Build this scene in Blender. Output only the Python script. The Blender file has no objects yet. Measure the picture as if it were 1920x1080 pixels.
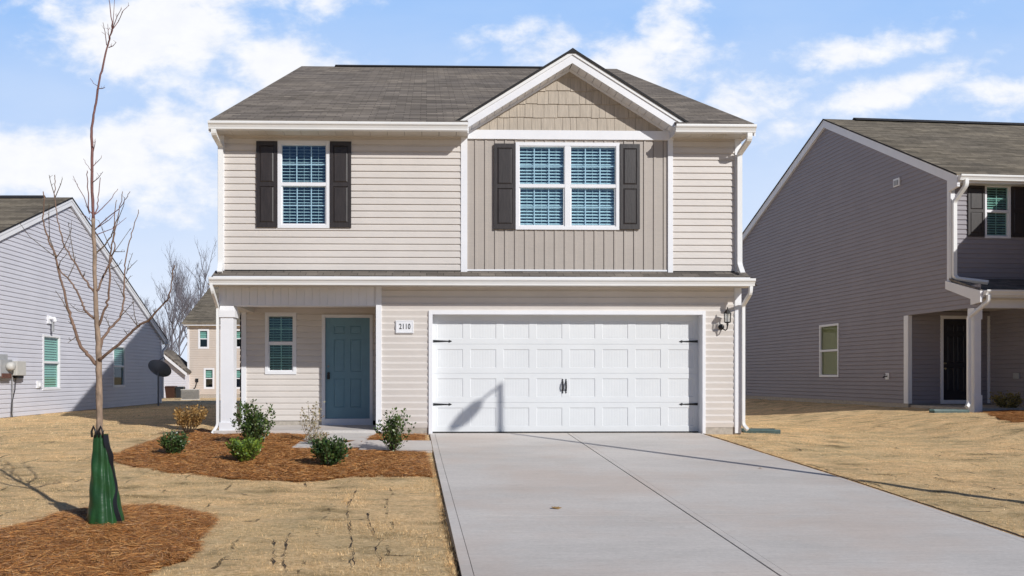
import bpy, math, random
import numpy as np
from mathutils import Vector, Matrix
random.seed(7); rng = np.random.default_rng(7)
S = bpy.context.scene
R = math.radians

# ------------------------------------------------------------------ camera
FPX, CX, HY, YAW = 1357.0, 827.0, 706.0, R(1.15)     # focal length (px of 1920), principal x, horizon y, yaw to the right
cam_d = bpy.data.cameras.new('camera'); cam = bpy.data.objects.new('camera', cam_d)
S.collection.objects.link(cam); S.camera = cam
cam.location = (0, 0, 1.0); cam.rotation_euler = (R(90), 0, -YAW)
cam_d.sensor_width = 36; cam_d.lens = 36 * FPX / 1920
cam_d.shift_x = (960 - CX) / 1920; cam_d.shift_y = (HY - 540) / 1920
cam_d.clip_start = 0.05; cam_d.clip_end = 3000

# ------------------------------------------------------------------ light, sky, exposure
LDIR = Vector((-0.87, 1.0, -0.786)).normalized()      # the way the sunlight travels
sun_d = bpy.data.lights.new('sun', 'SUN'); sun = bpy.data.objects.new('sun', sun_d)
S.collection.objects.link(sun)
sun.rotation_euler = LDIR.to_track_quat('-Z', 'Y').to_euler()
sun_d.energy = 4.1; sun_d.angle = R(0.53); sun_d.color = (1.0, 0.975, 0.935)
S.view_settings.view_transform = 'Standard'; S.view_settings.look = 'None'
S.view_settings.exposure = 0.0; S.view_settings.gamma = 1.0

W = bpy.data.worlds.new('World'); S.world = W; W.use_nodes = True
wn, wl = W.node_tree.nodes, W.node_tree.links
wn.clear()
def wnode(t, **k):
    n = wn.new(t)
    for a, b in k.items(): setattr(n, a, b)
    return n
def wmath(op, a, b=None, c=None):
    n = wnode('ShaderNodeMath', operation=op)
    for i, v in enumerate((a, b, c)):
        if v is None: continue
        if isinstance(v, (int, float)): n.inputs[i].default_value = v
        else: wl.new(v, n.inputs[i])
    return n.outputs[0]
sky = wnode('ShaderNodeTexSky', sky_type='NISHITA')
sky.sun_disc = False
sky.sun_elevation = math.asin(-LDIR.z)
sky.sun_rotation = math.atan2(-LDIR.x, -LDIR.y)
sky.air_density = 1.0; sky.dust_density = 0.6; sky.ozone_density = 1.0
SKY_STR = 0.045
tc = wnode('ShaderNodeTexCoord')
sep = wnode('ShaderNodeSeparateXYZ'); wl.new(tc.outputs['Generated'], sep.inputs[0])
yy = wmath('MAXIMUM', wmath('ABSOLUTE', sep.outputs[1]), 0.12)
uu = wmath('DIVIDE', sep.outputs[0], yy); vv = wmath('DIVIDE', sep.outputs[2], yy)
comb = wnode('ShaderNodeCombineXYZ'); wl.new(uu, comb.inputs[0]); wl.new(vv, comb.inputs[1])
def wnoise(scale, detail, rough, sx=1.0, sy=1.0, off=0.0, dist=0.0):
    mp = wnode('ShaderNodeMapping'); wl.new(comb.outputs[0], mp.inputs[0])
    mp.inputs['Scale'].default_value = (sx, sy, 1); mp.inputs['Location'].default_value = (off, off * .7, off)
    n = wnode('ShaderNodeTexNoise'); wl.new(mp.outputs[0], n.inputs['Vector'])
    n.inputs['Scale'].default_value = scale; n.inputs['Detail'].default_value = detail
    n.inputs['Roughness'].default_value = rough; n.inputs['Distortion'].default_value = dist
    return n.outputs[0]
# cloud banks by direction (tangent of azimuth, tangent of elevation, radii, tilt, weight)
CL = [(-.36,.475,.13,.060,0,1.15), (-.22,.435,.11,.040,-.25,1.0), (-.28,.385,.07,.035,-.3,.7), (-.47,.462,.06,.020,-.2,.6), (-.33,.53,.13,.04,0,1.05),
      (-.44,.290,.115,.052,0,1.2), (-.35,.325,.075,.042,0,1.1), (-.57,.300,.10,.045,0,1.0), (-.31,.275,.05,.05,0,.8), (-.36,.235,.13,.030,0,.6), (-.52,.225,.12,.03,0,.5), (-.57,.51,.05,.02,.4,.5),
      (-.14,.52,.050,.05,.5,.7), (.10,.46,.07,.025,.25,.65), (.16,.445,.06,.035,.5,.75),
      (.285,.41,.12,.07,.25,.85), (.33,.47,.06,.05,.9,.75), (.43,.385,.11,.04,.35,.62),
      (.62,.46,.12,.022,.14,.85), (.67,.405,.13,.022,.28,.85), (.56,.36,.12,.020,.3,.6),
      (.80,.395,.11,.030,0,.75), (.76,.52,.10,.02,.5,.55)]
n1 = wnoise(8.0, 9, .56, 1, 1.35, 3.1, .25)
n2 = wnoise(30.0, 6, .6, .75, 1.3, 7.7, .2)
field = None
for (cu, cv, ru, rv, tl, wt) in CL:
    du = wmath('SUBTRACT', uu, cu); dv = wmath('SUBTRACT', vv, cv)
    c_, s_ = math.cos(tl), math.sin(tl)
    a = wmath('ADD', wmath('MULTIPLY', du, c_ / ru), wmath('MULTIPLY', dv, s_ / ru))
    b = wmath('ADD', wmath('MULTIPLY', du, -s_ / rv), wmath('MULTIPLY', dv, c_ / rv))
    r2 = wmath('ADD', wmath('MULTIPLY', a, a), wmath('MULTIPLY', b, b))
    g = wmath('MULTIPLY', wmath('EXPONENT', wmath('MULTIPLY', r2, -.55)), wt)
    field = g if field is None else wmath('MAXIMUM', field, g)
f2 = wmath('ADD', wmath('ADD', field, wmath('MULTIPLY', wmath('SUBTRACT', n1, .5), 1.45)), wmath('MULTIPLY', wmath('SUBTRACT', n2, .5), .80))
front = wmath('GREATER_THAN', sep.outputs[1], 0.0)
ms = wnode('ShaderNodeMapRange', interpolation_type='SMOOTHSTEP'); wl.new(f2, ms.inputs[0])
ms.inputs[1].default_value = .30; ms.inputs[2].default_value = .92; ms.inputs[4].default_value = .97
# thin milky veil, denser low down
veil = wnode('ShaderNodeMapRange'); wl.new(vv, veil.inputs[0])
veil.inputs[1].default_value = .0; veil.inputs[2].default_value = .50; veil.inputs[3].default_value = 1.25; veil.inputs[4].default_value = .12
n3 = wnoise(3.0, 5, .55, 1, 2.2, 12.3)
veil2 = wmath('ADD', veil.outputs[0], wmath('MULTIPLY', wmath('SUBTRACT', n3, .5), .55))
# haze and clouds only ahead; sky overhead and behind dimmed to darken the shade
fr = wnode('ShaderNodeMapRange', interpolation_type='SMOOTHSTEP'); wl.new(sep.outputs[1], fr.inputs[0]); fr.inputs[1].default_value = .48; fr.inputs[2].default_value = .70
frv = wnode('ShaderNodeMapRange', interpolation_type='SMOOTHSTEP'); wl.new(vv, frv.inputs[0]); frv.inputs[1].default_value = .58; frv.inputs[2].default_value = .85; frv.inputs[3].default_value = 1; frv.inputs[4].default_value = 0
fr_o = wmath('MULTIPLY', fr.outputs[0], frv.outputs[0])
skys = wnode('ShaderNodeMix', data_type='RGBA', blend_type='MULTIPLY'); skys.inputs['Factor'].default_value = 1
wl.new(sky.outputs[0], skys.inputs[6]); skys.inputs[7].default_value = (.55 * SKY_STR, .82 * SKY_STR, 1.30 * SKY_STR, 1)
mh = wnode('ShaderNodeMix', data_type='RGBA'); mh.clamp_factor = True; wl.new(veil2, mh.inputs[0]); mh.inputs[6].default_value = (.335, .56, .96, 1); mh.inputs[7].default_value = (.76, .85, 1.0, 1)
mv = wnode('ShaderNodeMix', data_type='RGBA'); mv.clamp_factor = True
wl.new(fr_o, mv.inputs[0]); wl.new(skys.outputs[2], mv.inputs[6]); wl.new(mh.outputs[2], mv.inputs[7])
shade = wnode('ShaderNodeMix', data_type='RGBA'); wl.new(n2, shade.inputs[0])
shade.inputs[6].default_value = (.88, .90, .96, 1); shade.inputs[7].default_value = (1.06, 1.06, 1.07, 1)
mc = wnode('ShaderNodeMix', data_type='RGBA'); wl.new(wmath('MULTIPLY', ms.outputs[0], fr_o), mc.inputs[0])
wl.new(mv.outputs[2], mc.inputs[6]); wl.new(shade.outputs[2], mc.inputs[7])
bg = wnode('ShaderNodeBackground'); wl.new(mc.outputs[2], bg.inputs[0]); bg.inputs[1].default_value = 1.0
wo = wnode('ShaderNodeOutputWorld'); wl.new(bg.outputs[0], wo.inputs[0])

# ------------------------------------------------------------------ measuring helpers
def ray(px, py):
    u = (px - CX) / FPX; c, s = math.cos(YAW), math.sin(YAW)
    return Vector((u * c + s, c - u * s, (HY - py) / FPX))
def at(px, py, y):
    d = ray(px, py); t = y / d.y
    return Vector((d.x * t, y, 1 + d.z * t))
def X(px, y): return at(px, 700, y).x
def Z(px, py, y): return at(px, py, y).z
def sstep(a, b, x):
    t = np.clip((x - a) / (b - a), 0, 1); return t * t * (3 - 2 * t)
YW = 12.8                                            # plane of the main facade
def g(x, y):                                         # terrain
    x = np.asarray(x, float); y = np.asarray(y, float)
    b = -.03 + 0 * x
    b = b - .10 * sstep(5.6, 8.3, x) + .30 * sstep(8.8, 12.0, x)
    b = -.03 + (b + .03) * (sstep(6, 13.5, y))
    return b - .052 * np.clip(YW - y, 0, 18) - .020 * np.clip(y - 27, 0, 40)
def G(px, py):                                       # ground point seen at a pixel
    d = ray(px, py); lo = 1.0; hi = 400.0
    for _ in range(60):
        m = (lo + hi) / 2
        if 1 + d.z * m > float(g(d.x * m, d.y * m)): lo = m
        else: hi = m
    return Vector((d.x * lo, d.y * lo, 1 + d.z * lo))

# ------------------------------------------------------------------ materials
MATS = {}
def nodes_of(name):
    m = bpy.data.materials.new(name); m.use_nodes = True
    n, l = m.node_tree.nodes, m.node_tree.links; n.clear()
    o = n.new('ShaderNodeOutputMaterial'); p = n.new('ShaderNodeBsdfPrincipled'); l.new(p.outputs[0], o.inputs[0])
    MATS[name] = m
    return m, n, l, p
def tex_noise(n, l, scale, detail=4, rough=.5, sc=(1, 1, 1), co='Object', dist=0):
    t = n.new('ShaderNodeTexCoord'); mp = n.new('ShaderNodeMapping'); l.new(t.outputs[co], mp.inputs[0])
    mp.inputs['Scale'].default_value = sc
    x = n.new('ShaderNodeTexNoise'); l.new(mp.outputs[0], x.inputs['Vector'])
    x.inputs['Scale'].default_value = scale; x.inputs['Detail'].default_value = detail; x.inputs['Roughness'].default_value = rough
    x.inputs['Distortion'].default_value = dist
    return x.outputs[0]
def ramp(n, l, fac, stops):
    r = n.new('ShaderNodeValToRGB'); l.new(fac, r.inputs[0])
    e = r.color_ramp.elements
    while len(e) < len(stops): e.new(.5)
    for k, (p, c) in zip(e, stops):
        k.position = p; k.color = (*c, 1) if len(c) == 3 else c
    return r.outputs[0]
def mixc(n, l, fac, a, b, mode='MIX'):
    m = n.new('ShaderNodeMix'); m.data_type = 'RGBA'; m.blend_type = mode; m.clamp_factor = True
    for i, v in ((0, fac), (6, a), (7, b)):
        if isinstance(v, (int, float)): m.inputs[i].default_value = v
        elif isinstance(v, tuple): m.inputs[i].default_value = (*v, 1)
        else: l.new(v, m.inputs[i])
    return m.outputs[2]
def bump(n, l, p, h, strength, dist):
    b = n.new('ShaderNodeBump'); b.inputs['Strength'].default_value = strength; b.inputs['Distance'].default_value = dist
    l.new(h, b.inputs['Height']); l.new(b.outputs[0], p.inputs['Normal'])
def plain(name, col, rough=.5, var=.08, scale=6, metal=0, spec=.5, bmp=0, sc=(1, 1, 1)):
    m, n, l, p = nodes_of(name)
    f = tex_noise(n, l, scale, 5, .6, sc)
    lo = tuple(c * (1 - var) for c in col); hi = tuple(min(1, c * (1 + var)) for c in col)
    l.new(ramp(n, l, f, [(.3, lo), (.7, hi)]), p.inputs['Base Color'])
    p.inputs['Roughness'].default_value = rough; p.inputs['Metallic'].default_value = metal
    p.inputs['Specular IOR Level'].default_value = spec
    if bmp: bump(n, l, p, tex_noise(n, l, 60, 3, .6, sc), bmp, .01)
    return m
def siding_mat(name, col, dirt=(.36, .30, .25)):
    m, n, l, p = nodes_of(name)
    f = tex_noise(n, l, 1.3, 4, .6, (1, 1, 1)); f2 = tex_noise(n, l, 22, 5, .7, (.25, .25, 8))
    a = ramp(n, l, f, [(.3, tuple(c * .95 for c in col)), (.7, tuple(c * 1.04 for c in col))])
    b = ramp(n, l, f2, [(.25, (.93,) * 3), (.75, (1.05,) * 3)])
    l.new(mixc(n, l, 1.0, a, b, 'MULTIPLY'), p.inputs['Base Color'])
    p.inputs['Roughness'].default_value = .48; p.inputs['Specular IOR Level'].default_value = .35
    bump(n, l, p, tex_noise(n, l, 9, 4, .6, (1, 1, 3)), .12, .02)
    return m
def rand_mat(name, cols, rough=.7, trans=0, spec=.3):
    m, n, l, p = nodes_of(name)
    gm = n.new('ShaderNodeNewGeometry')
    k = len(cols)
    l.new(ramp(n, l, gm.outputs['Random Per Island'], [(i / (k - 1), c) for i, c in enumerate(cols)]), p.inputs['Base Color'])
    p.inputs['Roughness'].default_value = rough; p.inputs['Specular IOR Level'].default_value = spec
    if trans:
        o = [x for x in n if x.type == 'OUTPUT_MATERIAL'][0]
        t = n.new('ShaderNodeBsdfTranslucent'); t.inputs[0].default_value = (*[c * 1.3 for c in cols[k // 2]], 1)
        mx = n.new('ShaderNodeMixShader'); mx.inputs[0].default_value = trans
        l.new(p.outputs[0], mx.inputs[1]); l.new(t.outputs[0], mx.inputs[2]); l.new(mx.outputs[0], o.inputs[0])
    return m
def shingle_mat(name, base, along='x', slope=.54):
    """asphalt shingles: courses along one horizontal axis, tabs of mixed greys"""
    m, n, l, p = nodes_of(name)
    t = n.new('ShaderNodeTexCoord'); s = n.new('ShaderNodeSeparateXYZ'); l.new(t.outputs['Object'], s.inputs[0])
    cb = n.new('ShaderNodeCombineXYZ')
    k = math.sqrt(1 + slope * slope)
    mu = n.new('ShaderNodeMath'); mu.operation = 'MULTIPLY'; mu.inputs[1].default_value = k
    l.new(s.outputs[0 if along == 'x' else 1], cb.inputs[0]); l.new(s.outputs[1 if along == 'x' else 0], mu.inputs[0]); l.new(mu.outputs[0], cb.inputs[1])
    br = n.new('ShaderNodeTexBrick'); l.new(cb.outputs[0], br.inputs['Vector'])
    br.inputs['Scale'].default_value = 1; br.inputs['Brick Width'].default_value = .30; br.inputs['Row Height'].default_value = .145
    br.inputs['Mortar Size'].default_value = .006; br.inputs['Mortar Smooth'].default_value = .2; br.offset = .37; br.inputs['Bias'].default_value = 0
    b0 = tuple(c * .80 for c in base); b1 = tuple(c * 1.22 for c in base)
    br.inputs['Color1'].default_value = (*b0, 1); br.inputs['Color2'].default_value = (*b1, 1)
    br.inputs['Mortar'].default_value = (*[c * .42 for c in base], 1)
    # a second, longer layer so courses read as streaks
    br2 = n.new('ShaderNodeTexBrick'); l.new(cb.outputs[0], br2.inputs['Vector'])
    br2.inputs['Scale'].default_value = 1; br2.inputs['Brick Width'].default_value = .95; br2.inputs['Row Height'].default_value = .145
    br2.inputs['Mortar Size'].default_value = 0.0; br2.offset = .61
    br2.inputs['Color1'].default_value = (.76, .75, .74, 1); br2.inputs['Color2'].default_value = (1.26, 1.24, 1.20, 1)
    no = tex_noise(n, l, 90, 3, .7); no2 = tex_noise(n, l, .7, 4, .6)
    c = mixc(n, l, 1, br.outputs[0], br2.outputs[0], 'MULTIPLY')
    c = mixc(n, l, 1, c, ramp(n, l, no, [(.3, (.78,) * 3), (.7, (1.22,) * 3)]), 'MULTIPLY')
    c = mixc(n, l, 1, c, ramp(n, l, no2, [(.3, (.90, .90, .92)), (.7, (1.1, 1.08, 1.04))]), 'MULTIPLY')
    l.new(c, p.inputs['Base Color']); p.inputs['Roughness'].default_value = .92; p.inputs['Specular IOR Level'].default_value = .2
    inv = n.new('ShaderNodeMath'); inv.operation = 'SUBTRACT'; inv.inputs[0].default_value = 1; l.new(br.outputs['Fac'], inv.inputs[1])
    bump(n, l, p, inv.outputs[0], .5, .008)
    return m
def glass_mat(name, tint=(.74, .91, .97), refl=.10):
    m = bpy.data.materials.new(name); m.use_nodes = True; n, l = m.node_tree.nodes, m.node_tree.links; n.clear(); MATS[name] = m
    o = n.new('ShaderNodeOutputMaterial'); t = n.new('ShaderNodeBsdfTransparent'); t.inputs[0].default_value = (*tint, 1)
    gl = n.new('ShaderNodeBsdfGlossy'); gl.inputs['Roughness'].default_value = .02; gl.inputs[0].default_value = (.85, .93, 1, 1)
    mx = n.new('ShaderNodeMixShader'); mx.inputs[0].default_value = refl + .04; l.new(t.outputs[0], mx.inputs[1]); l.new(gl.outputs[0], mx.inputs[2])
    l.new(mx.outputs[0], o.inputs[0])
    return m
siding_mat('siding', (.635, .59, .55)); siding_mat('grey_siding', (.62, .62, .68)); siding_mat('shaded_grey_siding', (.27, .25, .275)); siding_mat('tan_siding', (.58, .51, .45))  # right house: same grey paint, with its shade put into the colour
siding_mat('board', (.42, .375, .335)); 
plain('shake', (.43, .37, .30), .7, .16, 40, bmp=.25, sc=(1, 1, .08))
plain('white', (.77, .775, .80), .42, .03, 3); plain('gutter_white', (.80, .80, .79), .35, .03, 2)
plain('soffit', (.62, .59, .54), .5, .03, 4)
plain('garage_white', (.69, .705, .715), .40, .03, 1.5)
plain('shutter', (.030, .024, .023), .45, .25, 30, bmp=.15, sc=(1, 1, .15))
plain('black_metal', (.012, .012, .013), .4, .2, 20, spec=.5)
plain('dark_edge', (.012, .012, .014), .8, .2, 20)
plain('door_teal', (.15, .28, .35), .4, .05, 6); plain('door_black', (.012, .013, .018), .45, .1, 6)
plain('foundation', (.40, .36, .31), .9, .2, 12, bmp=.3)
plain('blind', (.80, .84, .82), .5, .02, 3)
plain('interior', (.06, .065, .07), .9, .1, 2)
plain('meter_grey', (.36, .37, .38), .5, .1, 8); plain('meter_beige', (.52, .51, .48), .5, .06, 8)
plain('rusty', (.12, .055, .04), .8, .2, 10)
plain('dish_grey', (.13, .145, .175), .5, .1, 5); plain('ac_grey', (.30, .29, .27), .6, .15, 10)
plain('bin_brown', (.05, .02, .012), .5, .15, 6); plain('bin_dark', (.02, .025, .03), .5, .15, 6)
plain('brass', (.5, .45, .3), .3, .1, 8, metal=1)
plain('splash_green', (.075, .12, .11), .6, .25, 12)
plain('ridge_black', (.02, .02, .022), .85, .2, 20)
plain('lamp_metal', (.25, .25, .26), .5, .1, 6)
shingle_mat('shingle', (.185, .163, .142), 'x', .54)
shingle_mat('shingle_small', (.165, .148, .130), 'x', .5)
shingle_mat('shingle_brown', (.165, .145, .115), 'x', .55)
shingle_mat('shingle_y', (.165, .148, .13), 'y', .6)
glass_mat('glass'); glass_mat('glass_green', (.50, .72, .66), .07); glass_mat('lamp_glass', (.9, .92, .92), .10); glass_mat('glass_olive', (.5, .52, .36), .03)
# lawn
def lawn_mat():
    m, n, l, p = nodes_of('lawn')
    a = tex_noise(n, l, 42, 8, .75, (.45, 1.2, 1)); b = tex_noise(n, l, 2.6, 6, .62, (.6, 1.6, 1)); c = tex_noise(n, l, .5, 4, .6); d = tex_noise(n, l, 160, 4, .7, (.5, 1, 1))
    col = ramp(n, l, a, [(.28, (.28, .18, .085)), (.42, (.68, .47, .26)), (.58, (.94, .69, .42)), (.74, (.99, .80, .54))])
    col = mixc(n, l, 1, col, ramp(n, l, b, [(.30, (.42, .43, .38)), (.44, (.88, .88, .85)), (.68, (1.18, 1.15, 1.08))]), 'MULTIPLY')
    col = mixc(n, l, 1, col, ramp(n, l, c, [(.3, (.86, .90, .88)), (.7, (1.12, 1.08, 1.02))]), 'MULTIPLY')
    col = mixc(n, l, 1, col, ramp(n, l, d, [(.25, (.72,) * 3), (.75, (1.25,) * 3)]), 'MULTIPLY')
    # gaps between the sod rolls: bare soil, broken up
    t = n.new('ShaderNodeTexCoord'); wob = n.new('ShaderNodeTexNoise'); wob.inputs['Scale'].default_value = 2.2; wob.inputs['Detail'].default_value = 5
    l.new(t.outputs['Object'], wob.inputs['Vector'])
    v1 = n.new('ShaderNodeVectorMath'); v1.operation = 'MULTIPLY_ADD'; l.new(wob.outputs['Color'], v1.inputs[0]); v1.inputs[1].default_value = (.22, .22, 0); l.new(t.outputs['Object'], v1.inputs[2])
    rot = n.new('ShaderNodeMapping'); l.new(v1.outputs[0], rot.inputs[0]); rot.inputs['Rotation'].default_value = (0, 0, R(88))
    br = n.new('ShaderNodeTexBrick'); l.new(rot.outputs[0], br.inputs['Vector']); br.inputs['Scale'].default_value = 1
    br.inputs['Brick Width'].default_value = 2.3; br.inputs['Row Height'].default_value = .62; br.inputs['Mortar Size'].default_value = .016; br.inputs['Mortar Smooth'].default_value = .3
    gate = tex_noise(n, l, 3.4, 4, .7)
    gr = ramp(n, l, gate, [(.50, (0, 0, 0)), (.60, (1, 1, 1))])
    f = n.new('ShaderNodeMath'); f.operation = 'MULTIPLY'; l.new(br.outputs['Fac'], f.inputs[0]); l.new(gr, f.inputs[1])
    f2 = n.new('ShaderNodeMath'); f2.operation = 'MULTIPLY'; l.new(f.outputs[0], f2.inputs[0]); f2.inputs[1].default_value = .8
    col = mixc(n, l, f2.outputs[0], col, (.07, .05, .03))
    l.new(col, p.inputs['Base Color']); p.inputs['Roughness'].default_value = .95; p.inputs['Specular IOR Level'].default_value = .1
    h = mixc(n, l, 1, a, b, 'ADD'); bump(n, l, p, h, .9, .04)
lawn_mat()
def straw_mat():
    m, n, l, p = nodes_of('pine_straw')
    a = tex_noise(n, l, 38, 8, .75, (.6, 1.2, 1)); b = tex_noise(n, l, 3, 5, .6)
    col = ramp(n, l, a, [(.25, (.06, .025, .010)), (.5, (.26, .105, .03)), (.75, (.48, .22, .075))])
    col = mixc(n, l, 1, col, ramp(n, l, b, [(.3, (.75,) * 3), (.7, (1.15,) * 3)]), 'MULTIPLY')
    l.new(col, p.inputs['Base Color']); p.inputs['Roughness'].default_value = .95; p.inputs['Specular IOR Level'].default_value = .1
    bump(n, l, p, a, .8, .03)
straw_mat()
def concrete_mat():
    m, n, l, p = nodes_of('concrete')
    a = tex_noise(n, l, 1.1, 6, .6, (.35, 1.0, 1)); b = tex_noise(n, l, 60, 5, .75, (.4, 1, 1)); c = tex_noise(n, l, .8, 5, .65, (.6, .8, 1)); st = tex_noise(n, l, 30, 6, .8, (.06, 1, 1))
    col = ramp(n, l, a, [(.28, (.50, .475, .445)), (.5, (.595, .56, .525)), (.72, (.66, .62, .58))])
    col = mixc(n, l, 1, col, ramp(n, l, b, [(.25, (.84,) * 3), (.75, (1.12,) * 3)]), 'MULTIPLY')
    col = mixc(n, l, 1, col, ramp(n, l, st, [(.3, (.91,) * 3), (.7, (1.08,) * 3)]), 'MULTIPLY')
    fc = ramp(n, l, c, [(.44, (0, 0, 0)), (.62, (.38, .38, .38))])
    col = mixc(n, l, fc, col, (.56, .44, .36))
    sp = tex_noise(n, l, 5.5, 8, .7, (1, 1, 1)); col = mixc(n, l, ramp(n, l, sp, [(.60, (0, 0, 0)), (.74, (.45, .45, .45))]), col, (.40, .38, .34))
    sq = tex_noise(n, l, 26, 4, .8); col = mixc(n, l, ramp(n, l, sq, [(.70, (0, 0, 0)), (.76, (.8, .8, .8))]), col, (.26, .24, .21))
    l.new(col, p.inputs['Base Color']); p.inputs['Roughness'].default_value = .85; p.inputs['Specular IOR Level'].default_value = .25
    bump(n, l, p, b, .15, .004)
concrete_mat()
plain('joint', (.07, .065, .06), .95, .3, 20)
plain('soil', (.06, .038, .022), .95, .4, 60); plain('asphalt', (.05, .05, .05), .9, .2, 30)
rand_mat('grass_blades', [(.26, .16, .07), (.70, .50, .27), (.95, .73, .44), (.32, .21, .10), (.82, .60, .34), (.97, .84, .60), (.48, .32, .16), (.88, .66, .38)], .8, .35)
_m = MATS['grass_blades']; _n, _l = _m.node_tree.nodes, _m.node_tree.links; _p = [q for q in _n if q.type == 'BSDF_PRINCIPLED'][0]
_c = _p.inputs['Base Color'].links[0].from_socket
for _s, _sc, _lo, _hi in ((30, (.8, 1.2, 1), .48, 1.75), (9, (.5, 1.5, 1), .72, 1.34), (1.3, (.7, 1.3, 1), .84, 1.22)):
    _c = mixc(_n, _l, 1, _c, ramp(_n, _l, tex_noise(_n, _l, _s, 3, .6, _sc), [(.34, (_lo, _lo, _lo * .96)), (.66, (_hi, _hi * .99, _hi * .96))]), 'MULTIPLY')
_l.new(_c, _p.inputs['Base Color'])
rand_mat('needles', [(.10, .04, .017), (.36, .145, .042), (.68, .30, .085), (.46, .19, .055), (.85, .48, .18), (.22, .095, .036), (.60, .36, .19)], .6)
rand_mat('leaf_green', [(.018, .045, .014), (.04, .09, .025), (.08, .13, .03), (.025, .06, .022), (.13, .17, .05)], .38, .18, .5)
rand_mat('leaf_deep', [(.022, .05, .014), (.055, .10, .024), (.10, .15, .035), (.03, .065, .018), (.18, .23, .06)], .42, .15, .45)
rand_mat('leaf_lime', [(.06, .12, .02), (.16, .24, .03), (.28, .36, .05), (.05, .10, .025), (.12, .20, .03)], .4, .2, .5)
rand_mat('leaf_brown', [(.10, .05, .015), (.32, .18, .055), (.48, .30, .11), (.22, .12, .035), (.55, .38, .17)], .6, .2)
rand_mat('leaf_dry', [(.16, .12, .06), (.34, .22, .10), (.55, .48, .34), (.12, .13, .04), (.62, .58, .48)], .6, .2)
rand_mat('leaf_olive', [(.07, .06, .015), (.20, .17, .05), (.34, .28, .10), (.11, .09, .03)], .5, .2)
plain('limb_bark', (.19, .12, .085), .8, .35, 30, bmp=.4, sc=(1, 1, .4)); plain('bark', (.27, .195, .14), .85, .4, 30, bmp=.5, sc=(1, 1, .4)); plain('bark_red', (.17, .075, .065), .7, .25, 20)
plain('bark_far', (.15, .145, .17), .9, .2, 3); plain('stem', (.10, .07, .04), .8, .2, 10)
def bag_mat():
    m, n, l, p = nodes_of('bag_green')
    f = tex_noise(n, l, 7, 4, .6, (1, 1, .6), dist=.6)
    l.new(ramp(n, l, f, [(.3, (.008, .038, .012)), (.7, (.020, .082, .022))]), p.inputs['Base Color'])
    p.inputs['Roughness'].default_value = .38; p.inputs['Specular IOR Level'].default_value = .45
    bump(n, l, p, tex_noise(n, l, 11, 3, .5, (.7, .7, 1.2), dist=.8), .18, .03)
bag_mat()

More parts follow.
